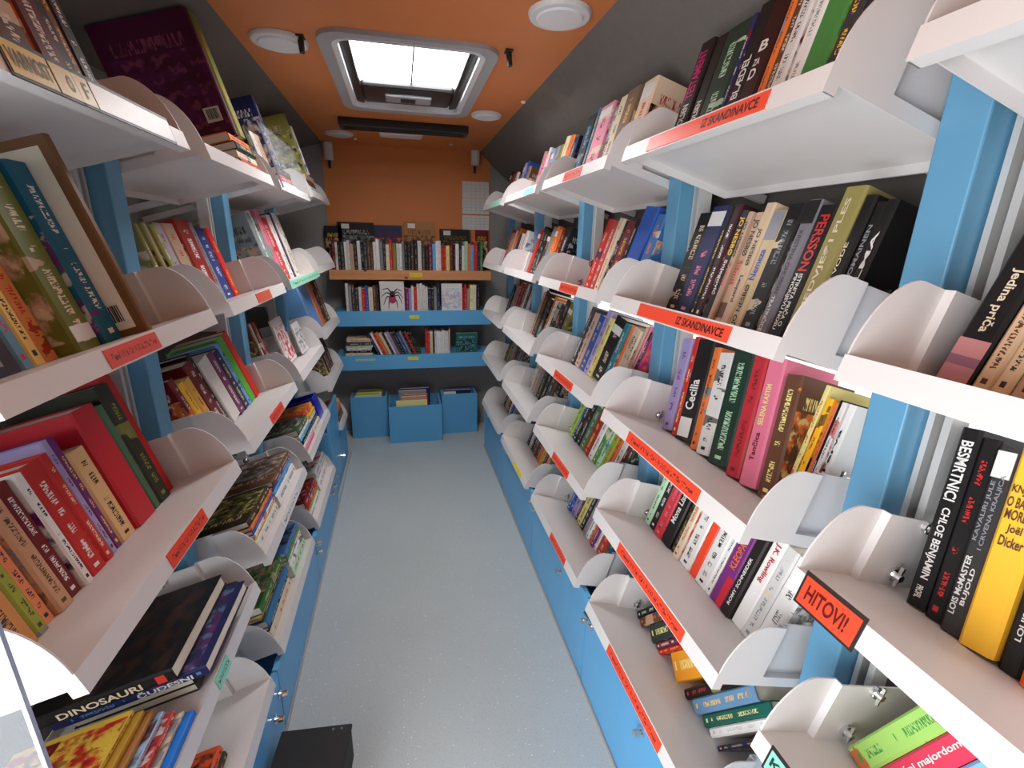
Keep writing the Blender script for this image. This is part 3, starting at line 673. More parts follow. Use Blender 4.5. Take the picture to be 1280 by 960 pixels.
row_books('R', 0, 2, 'K1163 C1208 C1236 B1262 |1300', w=0.01, u=0.11, h=(0.245, 0.26), lean=4, opt={
    0: dict(titles=[('Jedina priča', 'C', .28, .60, .35, .72, 'down'), ('JULIAN BARNES', 'A', .66, .9, .4, .65, 'down')], prt=0, panels=[((196, 132, 140), 0.0, .10, .05, .95), ((150, 100, 124), .10, .15, .05, .95), ((206, 140, 142), .15, .24, .05, .95)], acc2='P', extra='black pink-based'), 1: dict(h=.23, acc='H', rgbv=(220, 186, 150)), 2: dict(rgbv=(222, 190, 150)), 3: dict(acc2='G')})
row_books('R', 0, 3, 'K1117 K1141 E1164 Y1190 K1236 O1268 |1330', w=0.002, u=0.15, h=(0.262, 0.272), lean=-9, dr=0.55, opt={
    0: dict(titles=[('BESMRTNICI', 'W', .60, .93, .24, .82, 'down'), ('CHLOE BENJAMIN', 'W', .16, .56, .26, .78, 'down'), ('PROFIL', 'W', .05, .12, .35, .7, 'down')], prt=0, extra='black white-titled'),
    1: dict(acc='R', acc2='D', extra='black flower-patterned', u=.155), 2: dict(titles=[('LOIS McMASTER', 'W', .10, .42, .2, .5, 'up'), ('BUJOLD', 'W', .16, .36, .6, .88, 'up'), ('KAVALIRI JULE', 'A', .50, .82, .2, .46, 'up'), ('I CRVENA KRALJICA', 'A', .46, .86, .55, .82, 'up')], prt=0, sticker=(.84, .98), h=.262, rgbv=(58, 56, 56)),
    3: dict(titles=[('KNJIGA', 'H', .77, .82, .12, .88, 'a'), ('O BALTI-', 'H', .71, .76, .1, .9, 'a'), ('MOREU', 'H', .65, .70, .14, .86, 'a'), ('Joël', 'H', .58, .63, .3, .7, 'a'), ('Dicker', 'H', .52, .57, .2, .85, 'a')], prt=0, rgbv=(246, 188, 56)),
    4: dict(titles=[('LOUISE DOUGHTY', 'W', .16, .6, .35, .6, 'up')], prt=0), 5: dict(h=.15, rgbv=(244, 110, 40))})
row_books('R', 0, 4, 'L1050 R1079 S1108 C1140 W1175 |1215', w=0.002, u=0.15, h=(0.195, 0.215), lean=18, opt={0: dict(rgbv=(160, 204, 104), acc='G'), 1: dict(titles=[('Pomoćni majordom Malkov', 'W', .05, .98, .3, .65, 'up')], prt=0, rgbv=(226, 62, 92), h=.23),
    2: dict(titles=[('BRIDGET JONES', 'J', .12, .7, .3, .65, 'up')], prt=0, rgbv=(132, 182, 224)), 3: dict(titles=[('PANI', 'K', .4, .7, .3, .65, 'up')], prt=0)})

# third right-hand bay
row_books('R', 2, 1, 'K709 T720 P724.5 H743 C752 H762 C780 |800', w=0.12, u=0.09, h=(0.25, 0.275), opt={0: dict(acc='S', rgbv=(36, 42, 52)), 2: dict(acc='D', rgbv=(232, 150, 172), sticker=(.84, .95)), 5: dict(acc2='B', rgbv=(130, 104, 84)), 6: dict(rgbv=(232, 206, 178), acc='R', sticker=(.8, .95))})
row_books('R', 2, 2, 'R743.7 R752.5 C760 K767.5 M772.5 K785 U791 U812.5 |826', w=0.12, u=0.13, h=(0.25, 0.275), lean=6, opt={0: dict(acc='C', rgbv=(206, 46, 40)), 1: dict(rgbv=(176, 74, 70)), 6: dict(prt=0, h=.29, extra='plain blue'), 7: dict(rgbv=(70, 120, 184))})
row_books('R', 2, 3, 'E720.8 B725 U732 I740 X747 K753.6 T770 O777 C781 C791 B797 P801 F805 J809.5 |813', w=0.11, u=0.145, h=(0.235, 0.265), lean=8, opt={5: dict(acc2='O', sticker=(.75, .87), h=.25), 8: dict(rgbv=(222, 196, 178), acc='H')})
row_books('R', 2, 4, 'L715 U720 K723 K728 G732.7 R739.8 W748.5 G754.5 Q760 L765.5 O773 W779 M786 E791 |797', w=0.09, u=0.15, h=(0.2, 0.235), lean=11, opt={4: dict(rgbv=(58, 126, 92)), 5: dict(rgbv=(150, 32, 30)), 9: dict(acc2='G')})
row_books('R', 2, 5, 'U709.5 I713 H719 X721.5 K727.8 A732.5 W737 O741 V745 W749 R752 T761 N768 |776', w=0.004, u=0.15, h=(0.18, 0.215), lean=9, opt={5: dict(acc2='Z'), 10: dict(rgbv=(216, 66, 44))})
# second and first right-hand bays
for bay, rows in ((3, ['BPWPSZIZCON', 'RKKEAOODK', 'BKKOWKEKZ', 'WBAKKEHK', 'NWKKHKOYVYA']), (4, ['KERWKGIUH', 'RBRCONWRW', 'KARDMWKA', 'KZEAHKAE', 'KBHWUSAE'])):
    for row in range(1, 6):
        cs = rows[row - 1]; w_ = 0.5 if row < 4 else 0.42
        fill('R', bay, row, cs, 0.045 if row < 5 else 0.05, 0.045 + w_ + 0.03, u=0.11 if row < 3 else 0.145, h=(0.215, 0.26) if row < 5 else (0.18, 0.21), lean=6 if row < 3 else 9)

# left-hand bays (picture books)
row_books('L', 1, 1, 'H-40 Z-10 H18 D62 K96 H112 K124 |140', w=0.03, u=0.05, h=(0.26, 0.3), opt={1: dict(rgbv=(120, 84, 46), acc2='Y'), 0: dict(rgbv=(96, 66, 40)), 3: dict(rgbv=(96, 30, 34)), 5: dict(rgbv=(118, 70, 36))})
row_books('L', 1, 2, 'K-30 S27 X43 O59 Z78 T107 H128 |135', w=0.004, u=0.085, h=(0.27, 0.30), dr=0.72, opt={0: dict(acc='A', rgbv=(48, 34, 46)), 1: dict(rgbv=(92, 134, 158)), 2: dict(acc='K', rgbv=(230, 190, 104)), 3: dict(rgbv=(222, 146, 84)), 4: dict(rgbv=(110, 116, 48), acc='C', u=.06, sticker=(.05, .14)), 5: dict(rgbv=(28, 100, 128), acc2='V', u=.05, h=.29), 6: dict(rgbv=(112, 76, 44), prt=0, u=.008, h=.325, extra='barcoded brown-edged')})
row_books('L', 1, 3, 'D-20 O8 L45 O59 B73 D90 W105 R114 R132 I141 V148 C155 R171 G192 F199 R211 |220', w=0.004, u=0.12, h=(0.215, 0.25), lean=1, dr=0.7, opt={0: dict(rgbv=(120, 30, 60)), 1: dict(rgbv=(226, 156, 92)), 2: dict(rgbv=(150, 160, 62)), 3: dict(rgbv=(226, 136, 86)), 4: dict(rgbv=(216, 166, 128), acc='H'), 5: dict(acc='W'), 6: dict(acc2='V', acc='K', extra='purple comic-drawn white'), 11: dict(rgbv=(222, 178, 126), h=.2), 12: dict(prt=0, h=.262, rgbv=(186, 34, 46)), 13: dict(h=.25, prt=0, rgbv=(70, 104, 78)), 14: dict(acc='Z', acc2='Z', h=.285, rgbv=(40, 40, 28), extra='gold-ornamented dark'), 15: dict(prt=0, h=.30, d=.17, rgbv=(178, 26, 28), extra='tall plain red')})
row_books('L', 2, 2, 'Z162 Z168 Z174 Z180 I188 B200 R217 A238 N247 R260 |267', w=0.2, u=0.125, h=(0.225, 0.25), opt={0: dict(rgbv=(146, 146, 92)), 1: dict(rgbv=(150, 150, 100)), 2: dict(rgbv=(140, 142, 90)), 3: dict(rgbv=(152, 152, 96)), 4: dict(rgbv=(178, 168, 184)), 6: dict(acc2='L', rgbv=(150, 38, 34)), 8: dict(rgbv=(34, 62, 126))})
row_books('L', 2, 3, 'D204 Y213 Y222 D232 K246 W253 V268 N278 S286 G291 R299 |306', w=0.13, u=0.12, h=(0.215, 0.255), lean=-9, opt={1: dict(h=.2), 2: dict(h=.2, rgbv=(232, 176, 76)), 5: dict(prt=0.0), 9: dict(prt=0, h=.255, rgbv=(86, 176, 60)), 10: dict(prt=0, h=.262, rgbv=(200, 44, 34)), 6: dict(rgbv=(120, 46, 90))})
row_books('L', 3, 2, 'A298 W312 Q322 P334 R346 W366 N374 W379 C386 |394', w=0.12, u=0.06, h=(0.26, 0.30), opt={4: dict(acc2='Y', h=.27, rgbv=(200, 46, 40)), 0: dict(rgbv=(130, 140, 140), acc2='B'), 2: dict(rgbv=(120, 156, 146))})
row_books('L', 4, 3, 'S362 S368 O390 K398 H404 |410', w=0.14, u=0.05, h=(0.27, 0.3), opt={0: dict(prt=0), 1: dict(prt=0, rgbv=(100, 150, 210)), 2: dict(rgbv=(206, 116, 82))})
row_books('L', 4, 2, 'H396 W402 K408 |414', w=0.15, u=0.05, h=(0.25, 0.28))
row_books('L', 4, 4, 'H402 K406 M411 K415 |420', w=0.10, u=0.05, h=(0.22, 0.25))
def stack(side, bay, row, y0, y1, items, u=0.02, w0=0.0006, jit=0.008, place='', opt=None, stag=0.0):
    """books lying flat, spines to the aisle, bottom first: (code, thickness, depth)"""
    fr, L, e = FR[(side, bay, row)]; w = w0; mg = 0.036 if bay <= 2 else 0.02; a, b = max(mg, y0 - fr.o.y), min(L - mg, y1 - fr.o.y); nm, cat = KIND[side]; opt = opt or {}
    for i, (c, t, d) in enumerate(items):
        o_ = dict(opt.get(i, {})); ex = o_.pop('extra', PAL[c][1]); j = rng.uniform(-jit, jit)
        pos = 'on top' if i == len(items) - 1 else 'at the bottom' if i == 0 else ORD[i + 1] + ' up'
        book(fr, b - abs(j), u + stag * i + rng.uniform(0, jit * (1.5 if not stag else 0.3)), w, t - 0.0006, (b - a) - 2 * abs(j), min(d, TD - u - stag * i - 0.02), c, nm, f'{ex} {cat} lying {pos} of {place}stack, {ROWN[row]} shelf, {bay_word(side, bay)} left bay', f'{cat}s stacked flat on {ROWN[row]} shelf of {bay_word(side, bay)} left-hand bay', cat, axes='flat', **o_)
        w += t
    return w
DZ = {6: dict(rgbv=(232, 190, 70), acc='D', acc2='R', extra='yellow picture-covered')}
stack('L', 1, 4, 0.61, 0.83, [('U', .015, .23), ('C', .006, .22), ('R', .011, .22), ('S', .010, .23), ('H', .010, .23), ('Y', .010, .22), ('Y', .010, .22)], u=0.0, stag=0.014, opt={0: dict(prt=0, rgbv=(40, 120, 214)), 2: dict(acc='W', rgbv=(196, 62, 58)), 3: dict(rgbv=(160, 186, 214)), 4: dict(prt=0, rgbv=(170, 116, 62)), 5: dict(prt=0, rgbv=(196, 150, 52)), **DZ}, place='door-end ')
o = BOOKS[-1]; hh_ = 0.215
letter(o, 'DUEL', lambda a, b: (0.0101, 0.17 - 0.05 * b, hh_ * (0.06 + 0.72 * a)), 'D', 'cover_lettering')
w2 = stack('L', 1, 4, 0.885, 1.19, [('E', .022, .24), ('K', .022, .24)], u=0.012, place='wall-end ')
fr, L, e = FR[('L', 1, 4)]
book(fr, 0.872 - fr.o.y, -0.03, w2 + 0.001, 0.024, 0.30, 0.26, 'N', 'picture_book', 'navy blue-ended large book lying under the black dinosaur book', 'large books on fourth shelf of fourth left-hand bay', 'picture book', axes='end', acc='S', acc2='V', prt=0.6,
     titles=[('ČUDESNI', 'W', .10, .46, .2, .8, 'down')])
book(fr, 0.860 - fr.o.y, 0.018, w2 + 0.026, 0.03, 0.28, 0.285, 'K', 'picture_book', 'large black dinosaur book lying flat on fourth shelf, fourth left bay', 'large books on fourth shelf of fourth left-hand bay', 'picture book', axes='end', acc='E', acc2='H', prt=0.3,
     titles=[('DINOSAURI', 'C', .22, .78, .25, .75, 'down')])
o = BOOKS[-1]; MB().box(0.006, 0.024, -0.0008, 0, 0.016, 0.034).build('red_logo', M['label'], o).color = (*lin((214, 62, 52)), 1)
stack('L', 1, 5, 0.80, 1.02, [('F', .02, .2), ('O', .022, .19)], u=0.05, opt={1: dict(acc='K', acc2='K', rgbv=(236, 96, 50), extra='orange-and-black')})
stack('L', 2, 4, 1.63, 1.925, [('W', .045, .24), ('S', .02, .235), ('U', .016, .235), ('H', .022, .24)], u=0.012, place='wall-end ', opt={0: dict(acc='K'), 3: dict(rgbv=(118, 76, 48), acc2='A', acc='C')})
stack('L', 2, 4, 1.37, 1.61, [('W', .035, .24), ('Y', .01, .235), ('W', .012, .235), ('U', .016, .235), ('O', .012, .24), ('H', .022, .24)], u=0.012, place='door-end ', opt={5: dict(rgbv=(60, 46, 34), acc='X', acc2='Z')})
stack('L', 2, 5, 1.68, 1.92, [('Q', .035, .23), ('W', .022, .22), ('W', .018, .22), ('G', .02, .22), ('S', .02, .22)], u=0.01, place='wall-end ', opt={4: dict(rgbv=(96, 142, 206))})
stack('L', 2, 5, 1.375, 1.65, [('C', .032, .22), ('K', .02, .21), ('T', .028, .21), ('H', .012, .21), ('Y', .014, .20), ('G', .03, .20)], u=0.015, place='door-end ', opt={2: dict(prt=0, rgbv=(56, 120, 168)), 4: dict(prt=0), 5: dict(rgbv=(66, 130, 66)), 0: dict(acc='R')})
stack('L', 3, 4, 2.07, 2.29, [('P', .02, .23), ('W', .018, .23), ('K', .018, .22), ('S', .018, .24), ('W', .012, .23), ('F', .03, .22)], u=0.01, place='door-end ', opt={3: dict(rgbv=(96, 180, 220)), 5: dict(rgbv=(72, 92, 62))})
stack('L', 3, 4, 2.30, 2.49, [('W', .03, .23), ('N', .02, .22), ('W', .02, .24), ('Y', .02, .22), ('R', .026, .22)], u=0.012, place='wall-end ', opt={4: dict(rgbv=(220, 58, 44), acc='Y', acc2='Y')})
stack('L', 3, 5, 2.07, 2.33, [('W', .03, .22), ('L', .015, .22), ('O', .012, .22), ('R', .014, .22), ('D', .03, .2)], u=0.015, place='door-end ')
stack('L', 3, 5, 2.35, 2.63, [('W', .05, .23), ('W', .03, .22), ('W', .03, .22)], u=0.015, place='wall-end ', opt={2: dict(acc2='R')})
stack('L', 4, 5, L4R[1] - 0.27, L4R[1] - 0.03, [('H', .04, .2), ('K', .015, .21), ('O', .03, .2), ('Y', .03, .2)], u=0.005, opt={3: dict(rgbv=(236, 168, 58))})
# third shelf of the second left-hand bay: two slim books and a leaning red-and-white booklet
row_books('L', 3, 3, 'H306 W312 H318 R324 |330', w=0.15, u=0.12, h=(0.22, 0.25))
fr, L, e = FR[('L', 3, 3)]
book(fr, 2.28 - fr.o.y, 0.10, 0.009, 0.012, 0.21, 0.17, 'W', 'booklet', 'white and red booklet leaning face out on third shelf, second left bay', 'booklets shown face out', 'booklet', axes='face', acc='R', acc2='R', back=0)
book(fr, 2.47 - fr.o.y, 0.07, 0.009, 0.010, 0.15, 0.14, 'W', 'booklet', 'small white leaflet standing face out beside the red booklet', 'booklets shown face out', 'booklet', axes='face', acc='A', acc2='A')
# big books on the top left shelves, standing on a low stack
wt = stack('L', 2, 1, 1.69, 1.93, [('R', .028, .2), ('C', .022, .2), ('F', .024, .2), ('O', .026, .2)], u=0.01)
fr, L, e = FR[('L', 2, 1)]
p_ = 1.76 - fr.o.y
book(fr, p_, 0.012, wt + 0.001, 0.022, 0.335, 0.27, 'V', 'picture_book', 'very large dark purple book with barcode standing on the top shelf stack', 'large books on top shelf of third left-hand bay', 'picture book', rgbv=(74, 16, 50), prt=0.25, acc='P', acc2='V')
o = BOOKS[-1]; bc = MB().box(-0.0012, 0, 0.02, 0.065, 0.045, 0.085).build('barcode_label', M['sticker'], o)
for k in range(9): MB().box(-0.0019, -0.0012, 0.027 + k * 0.0035, 0.0285 + k * 0.0035 + (k % 3) * 0.0006, 0.052, 0.08).build('bar', M['black'], bc)
book(fr, p_ + 0.024, 0.008, wt + 0.001, 0.055, 0.335, 0.27, 'Z', 'picture_book', 'tall olive green book beside the dark purple book on top shelf', 'large books on top shelf of third left-hand bay', 'picture book', rgbv=(122, 128, 44), acc2='O')
fr, L, e = FR[('L', 3, 1)]
wt = stack('L', 3, 1, 2.30, 2.55, [('W', .03, .2), ('R', .03, .2), ('K', .03, .2)], u=0.02)
book(fr, 2.38 - fr.o.y, 0.03, wt + 0.001, 0.03, 0.285, 0.2, 'N', 'picture_book', 'navy picture book with framed gold cover behind clear acrylic front', 'large books on top shelf of second left-hand bay', 'picture book', acc2='B')
fill('L', 3, 1, 'KWB', 0.06, 0.22, u=0.05, h=(0.18, 0.22))
wt = stack('L', 4, 1, 2.84, 3.08, [('W', .03, .2), ('E', .03, .2), ('B', .03, .2)], u=0.004)
fr4 = FR[('L', 4, 1)][0]
book(fr4, 2.87 - fr4.o.y, 0.006, wt + 0.001, 0.04, 0.29, 0.25, 'Z', 'picture_book', 'big olive green book standing on a stack, top shelf beside end wall', 'large books on top shelf of first left-hand bay', 'picture book', rgbv=(150, 146, 70), acc2='F')
book(fr4, 2.92 - fr4.o.y, 0.0, wt + 0.001, 0.03, 0.24, 0.24, 'W', 'picture_book', 'white book right beside the big olive green book on top shelf', 'large books on top shelf of first left-hand bay', 'picture book', acc2='U')
ac_ = MB().box(0.0, L, -0.012, -0.0065, -0.03, 0.20).build('acrylic_front', M['acrylic'], e)
MB().box(-0.002, 0.0, -0.012, -0.0065, -0.03, 0.20).build('acrylic_edge', M['acrylic_edge'], e)
# barcode on the brown-edged cream book (second shelf, fourth left-hand bay)
for o in BOOKS:
    if o.get('label', '').startswith('barcoded brown-edged'):
        cr = MB().box(-0.0008, 0, 0.016, 0.19, 0.012, 0.31).build('cover_panel', M['paper'], o)
        b0 = MB().box(-0.0018, -0.0008, 0.022, 0.064, 0.02, 0.06).build('barcode_label', M['sticker'], cr)
        for k in range(10): MB().box(-0.0026, -0.0018, 0.027 + k * 0.0034, 0.0284 + k * 0.0034 + (k % 3) * 0.0005, 0.026, 0.055).build('bar', M['black'], b0)

# ------------------------------------------------------------------ end wall: shelves, bins and their books
YS = 3.62
def board(name, z0, z1, mat, lab, lip=True):
    t = empty(name, (0.08, YS, z1)); tag(t, lab, 'shelf')
    if mat == 'pine': MB().box(-0.585, 0.585, 0, 0.262, z0 - z1, 0).build('board', M['pine'], t, bevel=0.003)
    else:
        MB().box(-0.585, 0.585, 0.02, 0.262, -0.02, 0).build('board', M['blue'], t); MB().box(-0.585, 0.585, 0, 0.02, z0 - z1, 0).build('fascia', M['blue'], t, bevel=0.003)
    return t
def note(t, px0, px1, py0, py1, col, rw=YS):
    a, b = pix(px0, py1, 1, rw), pix(px1, py0, 1, rw); o_ = t.location / S
    x0, x1, z0, z1 = a.x - o_.x, b.x - o_.x, a.z - o_.z, b.z - o_.z
    mb = MB(); mb.face([(x0, -0.0025, z0), (x1, -0.0025, z0), (x1, -0.0025, z1), (x0, -0.0025, z1)], 0, [(0, 0), (1, 0), (1, 1), (0, 1)]); mb.box(x0, x1, -0.0024, -0.0004, z0, z1)
    o = mb.build('shelf_label', M['label'], t); o.color = (*lin(col), 1); o['print'] = 0.6
ps = board('pine_shelf', 1.27, 1.338, 'pine', 'knotty pine shelf across the orange end wall holding a book row')
b1 = board('blue_shelf', 0.930, 1.042, 'blue', 'upper blue shelf on end wall holding the spider-covered book')
b2 = board('blue_shelf', 0.594, 0.706, 'blue', 'lower blue shelf on end wall above the blue book bins')
note(ps, 512, 528, 341, 346, (232, 206, 40)); note(b1, 512, 524, 394, 398.5, (232, 232, 60)); note(b2, 510, 523, 445.5, 450, (232, 232, 60)); note(b2, 445, 469, 448, 451.5, (170, 214, 190))
BK = {1: Frame((-0.505, YS, 1.338), (1, 0, 0), (0, 1, 0), (0, 0, 1)), 2: Frame((-0.505, YS, 1.042), (1, 0, 0), (0, 1, 0), (0, 0, 1)), 3: Frame((-0.505, YS, 0.706), (1, 0, 0), (0, 1, 0), (0, 0, 1))}
BN = {1: 'pine shelf', 2: 'upper blue shelf', 3: 'lower blue shelf'}
CNT = {1: 0, 2: 0, 3: 0}
def back_row(k, px0, px1, codes, h, u=0.012, lean=0.0):
    fr = BK[k]; x0, x1 = fr.at_px(px0, u, 0.08), fr.at_px(px1, u, 0.08); ws = [rng.uniform(0.75, 1.25) for _ in codes]; q = (x1 - x0) / sum(ws); x = x0
    for i, c in enumerate(codes):
        CNT[k] += 1; t = ws[i] * q * math.cos(math.radians(lean)) - 0.001; hh = rng.uniform(*h)
        book(fr, x, u + rng.uniform(0, .008), 0.0005 + (t * math.sin(math.radians(lean)) if lean > 0 else 0), t, hh, hh * 0.66, c, 'book', f'{PAL[c][1]} book, {ORD[CNT[k]]} from left end of {BN[k]} on end wall', f'books on {BN[k]} of the end wall', 'book', lean=lean, prt=0.4)
        x += ws[i] * q
back_row(1, 412, 604, 'KDWKEWWBKWKEHHWWAKCRZWWAKKEKWEKMSWWRRXDKWKWQOSRNG', (0.175, 0.215))
back_row(2, 432, 474, 'WAEEWRUCHK', (0.16, 0.2)); back_row(2, 504, 550, 'MVIWRWWWWNKAN', (0.155, 0.205)); back_row(2, 576, 600, 'RRAXWK', (0.16, 0.2))
def face_book(k, px, wd, h, code, u, lab, **kw):
    fr = BK[k]; x = fr.at_px(px, u, 0.1)
    return book(fr, x, u + 0.014, 0.0006, 0.014, h, wd, code, 'book', lab, f'books shown face out on {BN[k]}', 'book', axes='face', **kw)
o = face_book(2, 475, 0.175, 0.215, 'W', 0.01, 'white book with big black and pink spider on its cover', prt=0, acc='K')
# the spider: body and eight bent legs, printed flat
cx_, cz_ = 0.088, 0.105
def sp(mb, pts, w0, w1):
    n = len(pts) - 1
    for i in range(n):
        (x0, z0), (x1, z1) = pts[i], pts[i + 1]; dx, dz = x1 - x0, z1 - z0; l = math.hypot(dx, dz); a = w0 + (w1 - w0) * i / n; b = w0 + (w1 - w0) * (i + 1) / n
        nx, nz = -dz / l, dx / l
        mb.face([(0.0147, x0 - nx * a, z0 - nz * a), (0.0147, x1 - nx * b, z1 - nz * b), (0.0147, x1 + nx * b, z1 + nz * b), (0.0147, x0 + nx * a, z0 + nz * a)])
legs = MB()
for pts in ([(0, .02), (.035, .055), (.07, .04)], [(0, .015), (.04, .035), (.078, -.01)], [(0, 0), (.045, .012), (.07, -.05)], [(0, -.01), (.03, -.03), (.035, -.085)],
            [(0, .02), (-.03, .06), (-.07, .052)], [(0, .015), (-.04, .03), (-.078, .0)], [(0, 0), (-.04, .0), (-.065, -.06)], [(0, -.01), (-.025, -.035), (-.03, -.09)]):
    sp(legs, [(cx_ + a, cz_ + b) for a, b in pts], 0.0055, 0.002)
l_ = legs.build('spider_legs', M['ink'], o); l_.color = (0.02, 0.02, 0.02, 1)
for (dy, r, cc, nm) in ((0.018, 0.02, (40, 36, 38), 'spider_head'), (-0.02, 0.027, (170, 48, 90), 'spider_body')):
    mb = MB(); mb.face([(0.0149, cx_ + r * math.cos(a), cz_ + dy + r * 1.15 * math.sin(a)) for a in [2 * math.pi * q / 16 for q in range(16)]]); s_ = mb.build(nm, M['ink'], o); s_.color = (*lin(cc), 1)
face_book(2, 552, 0.155, 0.2, 'W', 0.012, 'white book with grey picture and pale blue text block beside red spines', acc='S', acc2='I', prt=0.6)
for px, wd, h, c, lab, kw in ((408, 0.12, 0.30, 'K', 'dark book shown face out at left behind pine shelf row', {}), (424, 0.26, 0.33, 'K', 'large black book with pale figure behind pine shelf row', dict(acc2='A', prt=0.4)), (468, 0.21, 0.315, 'N', 'colourful picture book with orange sun behind pine shelf row', dict(acc2='O', acc='D')),
                              (506, 0.235, 0.345, 'B', 'kraft brown picture book standing behind pine shelf row', dict(rgbv=(176, 122, 66), acc='H', acc2='H')), (550, 0.235, 0.30, 'K', 'wide black book with white sticker behind pine shelf row', dict(prt=0.2)), (594, 0.10, 0.30, 'D', 'dark red book shown face out at right behind pine shelf row', {})):
    o = face_book(1, px, wd, h, c, 0.215, lab, **kw)
    if c in 'KB' and wd > 0.2: MB().box(0.014, 0.0149, 0.03, 0.085, h - 0.045, h - 0.012).build('library_sticker', M['sticker'], o)
back_row(3, 472, 527, 'NWROCKWIEKUAKRKK', (0.165, 0.19), lean=-24)
back_row(3, 532, 563, 'RRCKWWWWWWB', (0.165, 0.195))
fr = BK[3]; w = 0.0006
for i, (c, t) in enumerate((('C', .02), ('K', .018), ('W', .022), ('Q', .016), ('E', .026), ('C', .03))):
    book(fr, fr.at_px(466, 0.02, w) - 0.004 * (i % 3), 0.012 + 0.004 * (i % 2), w, t - .001, 0.195 - .008 * (i % 3), 0.17, c, 'book', f'{PAL[c][1]} book lying flat, {ORD[i + 1]} from bottom of the stack on lower blue shelf', 'books stacked flat on lower blue shelf', 'book', axes='flat'); w += t
x = fr.at_px(570, 0.03, 0.05)
book(fr, x, 0.05, 0.001, 0.03, 0.155, 0.17, 'F', 'book', 'dark green landscape-format book at right end of lower blue shelf', 'books shown face out on lower blue shelf', 'book', axes='face', rgbv=(36, 104, 84), acc2='K', acc='S')
# bins
def bin_(x0, x1, y0, y1, h, lab):
    t = empty('book_bin', ((x0 + x1) / 2, y0, 0)); tag(t, lab, 'bin', 'blue open-topped book bins'); w_ = (x1 - x0) / 2; d = y1 - y0; T = 0.016
    MB().box(-w_, w_, 0, T, 0, h).build('front_panel', M['blue'], t, bevel=0.003)
    for s in (-1, 1): MB().box(s * w_, s * (w_ - T), T, d, 0, h - 0.004).build('side_panel', M['blue'], t)
    MB().box(-w_ + T, w_ - T, d - T, d, 0, h - 0.004).build('back_panel', M['blue'], t); MB().box(-w_ + T, w_ - T, T, d - T, 0, T).build('base_panel', M['blue'], t)
bin_(-0.445, -0.160, 3.715, 3.885, 0.345, 'left blue book bin under the end wall shelves')
bin_(-0.150, 0.262, 3.56, 3.885, 0.305, 'middle blue book bin pulled forward on the grey floor')
bin_(0.272, 0.567, 3.69, 3.885, 0.345, 'right blue book bin under the end wall shelves')
def bin_books(x0, y0, z, items, place):
    fr = Frame((x0, y0, z), (1, 0, 0), (0, 1, 0), (0, 0, 1)); u = 0.024
    for i, (c, wd, h, t, dx) in enumerate(items):
        book(fr, dx, u + t, 0.0005, t - .002, h, wd, c, 'picture_book', f'{PAL[c][1]} picture book standing face out, {ORD[i + 1]} from front in {place} bin', f'picture books in {place} bin', 'picture book', axes='face'); u += t
bin_books(-0.445, 3.715, 0.016, [('W', .2, .335, .02, .03), ('L', .16, .35, .02, .06), ('C', .2, .345, .025, .04), ('Z', .2, .365, .02, .05)], 'left')
bin_books(-0.150, 3.56, 0.016, [('X', .24, .325, .025, .06), ('W', .22, .31, .02, .07), ('B', .2, .345, .03, .10), ('R', .19, .35, .03, .12), ('A', .22, .375, .03, .08), ('N', .24, .385, .03, .09)], 'middle')
bin_books(0.272, 3.69, 0.016, [('W', .10, .34, .02, .02), ('N', .22, .35, .03, .03), ('U', .2, .345, .03, .04)], 'right')

# ------------------------------------------------------------------ small things on the end wall
t = empty('wall_calendar', pix(596, 259, 1, YB - 0.013)); tag(t, 'three white printed calendar sheets pinned on orange end wall', 'calendar')
for k, (a, b) in enumerate(((228, 247), (249, 267), (270, 287))):
    p0, p1 = pix(578, b, 1, YB - 0.013), pix(611, a, 1, YB - 0.013); q = t.location / S
    sh = MB().box(p0.x - q.x, p1.x - q.x, -0.003, 0, p0.z - q.z, p1.z - q.z).build('sheet', M['sticker'], t); g = MB()
    for i in range(1, 6):
        xx = p0.x - q.x + (p1.x - p0.x) * i / 6; g.box(xx - 0.0008, xx + 0.0008, -0.0036, -0.003, p0.z - q.z + .006, p1.z - q.z - .006)
    for i in range(1, 5):
        zz = p0.z - q.z + (p1.z - p0.z) * i / 5; g.box(p0.x - q.x + .006, p1.x - q.x - .006, -0.0036, -0.003, zz - 0.0008, zz + 0.0008)
    g.build('grid_lines', M['frame_grey'], sh)
for px, py, lab in ((410, 188, 'white cylindrical lamp in left corner of the orange end wall'), (594, 196, 'white cylindrical lamp in right corner above the calendar sheets')):
    c = pix(px, py, 1, 3.84); t = empty('wall_lamp', c); tag(t, lab, 'lamp', 'white corner lamps')
    MB().tube((0, 0, -0.06), (0, 0, 0.05), 0.032, 0.034, 16).build('shade', M['lampwhite'], t, bevel=0.004); MB().tube((0, 0, 0.05), (0, 0, 0.066), 0.034, 0.02, 16).build('cap', M['frame_grey'], t)
    MB().box(-0.008, 0.008, 0.02, 0.05, -0.11, -0.02).build('bracket', M['black'], t)

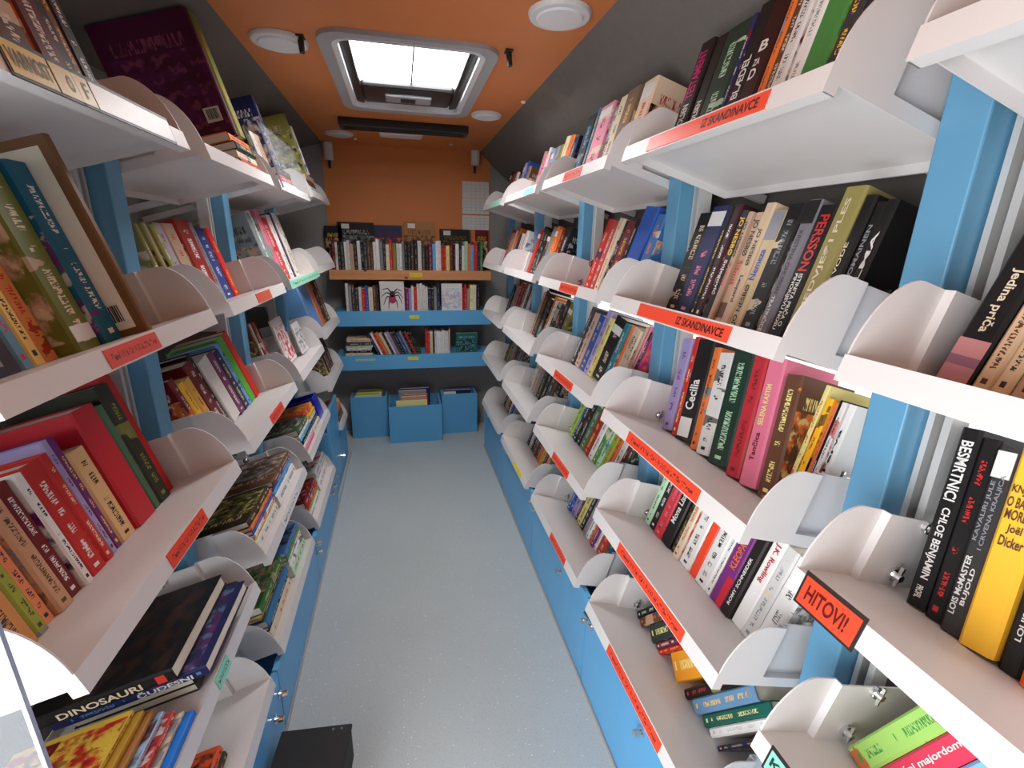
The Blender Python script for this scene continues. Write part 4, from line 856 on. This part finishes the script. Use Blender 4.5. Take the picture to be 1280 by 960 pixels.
# ------------------------------------------------------------------ floor box, blue crate, acrylic end panel
a = pix(353, 915, 2, 0.13); b = pix(439, 905, 2, 0.13); a.x = max(a.x, -0.425)
t = empty('black_box', ((a.x + b.x) / 2, (a.y + b.y) / 2, 0)); tag(t, 'scuffed black box standing on the grey floor beside left-hand cabinets', 'box'); w_ = (b.x - a.x) / 2
t.rotation_euler = (0, 0, math.atan2(b.y - a.y, b.x - a.x))
MB().box(-w_, w_, -0.22, 0, 0.0, 0.118).build('body', M['blackmat'], t, bevel=0.004); MB().box(-w_ - 0.003, w_ + 0.003, -0.223, 0.003, 0.1185, 0.13).build('lid', M['blackmat'], t, bevel=0.003)
for k in (0.5, 0.75): MB().tube((w_ * k, -0.012, 0.13), (w_ * k, -0.012, 0.133), 0.004, n=10).build('rivet', M['chrome'], t)
fr, L, e = FR[('L', 3, 4)]
t = empty('plastic_crate', M=fr.mat(0.52, 0.02, 0.0006)); tag(t, 'bright dark-blue plastic crate at wall end of fourth shelf, second left bay', 'crate')
for n_, bx in (('base', (-0.055, 0.055, 0, 0.22, 0, .006)), ('front_wall', (-0.055, 0.055, 0, 0.006, .006, .12)), ('back_wall', (-0.055, 0.055, 0.214, 0.22, .006, .12)), ('side_wall', (-0.055, -0.049, 0.006, 0.214, .006, .12)), ('side_wall', (0.049, 0.055, 0.006, 0.214, .006, .12))):
    MB().box(*bx).build(n_, M['blue_bright'], t)
p = pix(30, 868, 1, 0.545)
t = empty('acrylic_end_panel', (p.x, 0.545, 0)); tag(t, 'clear acrylic panel closing the near end of left-hand shelves', 'panel')
MB().box(-0.22, -0.005, -0.003, 0.003, 0.0, 1.25).build('pane', M['acrylic'], t); MB().box(-0.005, 0.0, -0.003, 0.003, 0.0, 1.25).build('edge', M['acrylic_edge'], t)

# ------------------------------------------------------------------ unique labels
seen = {}
for o in COL.objects:
    if o.parent is None and o.get('label'): seen.setdefault(o['label'], []).append(o)
print('BOOKS', len(BOOKS), 'DUP', [(k, len(v)) for k, v in seen.items() if len(v) > 1][:20])
print('LONG', [o['label'] for o in COL.objects if o.parent is None and o.get('label') and not 4 <= len(o['label'].replace(',', '').split()) <= 16][:20])
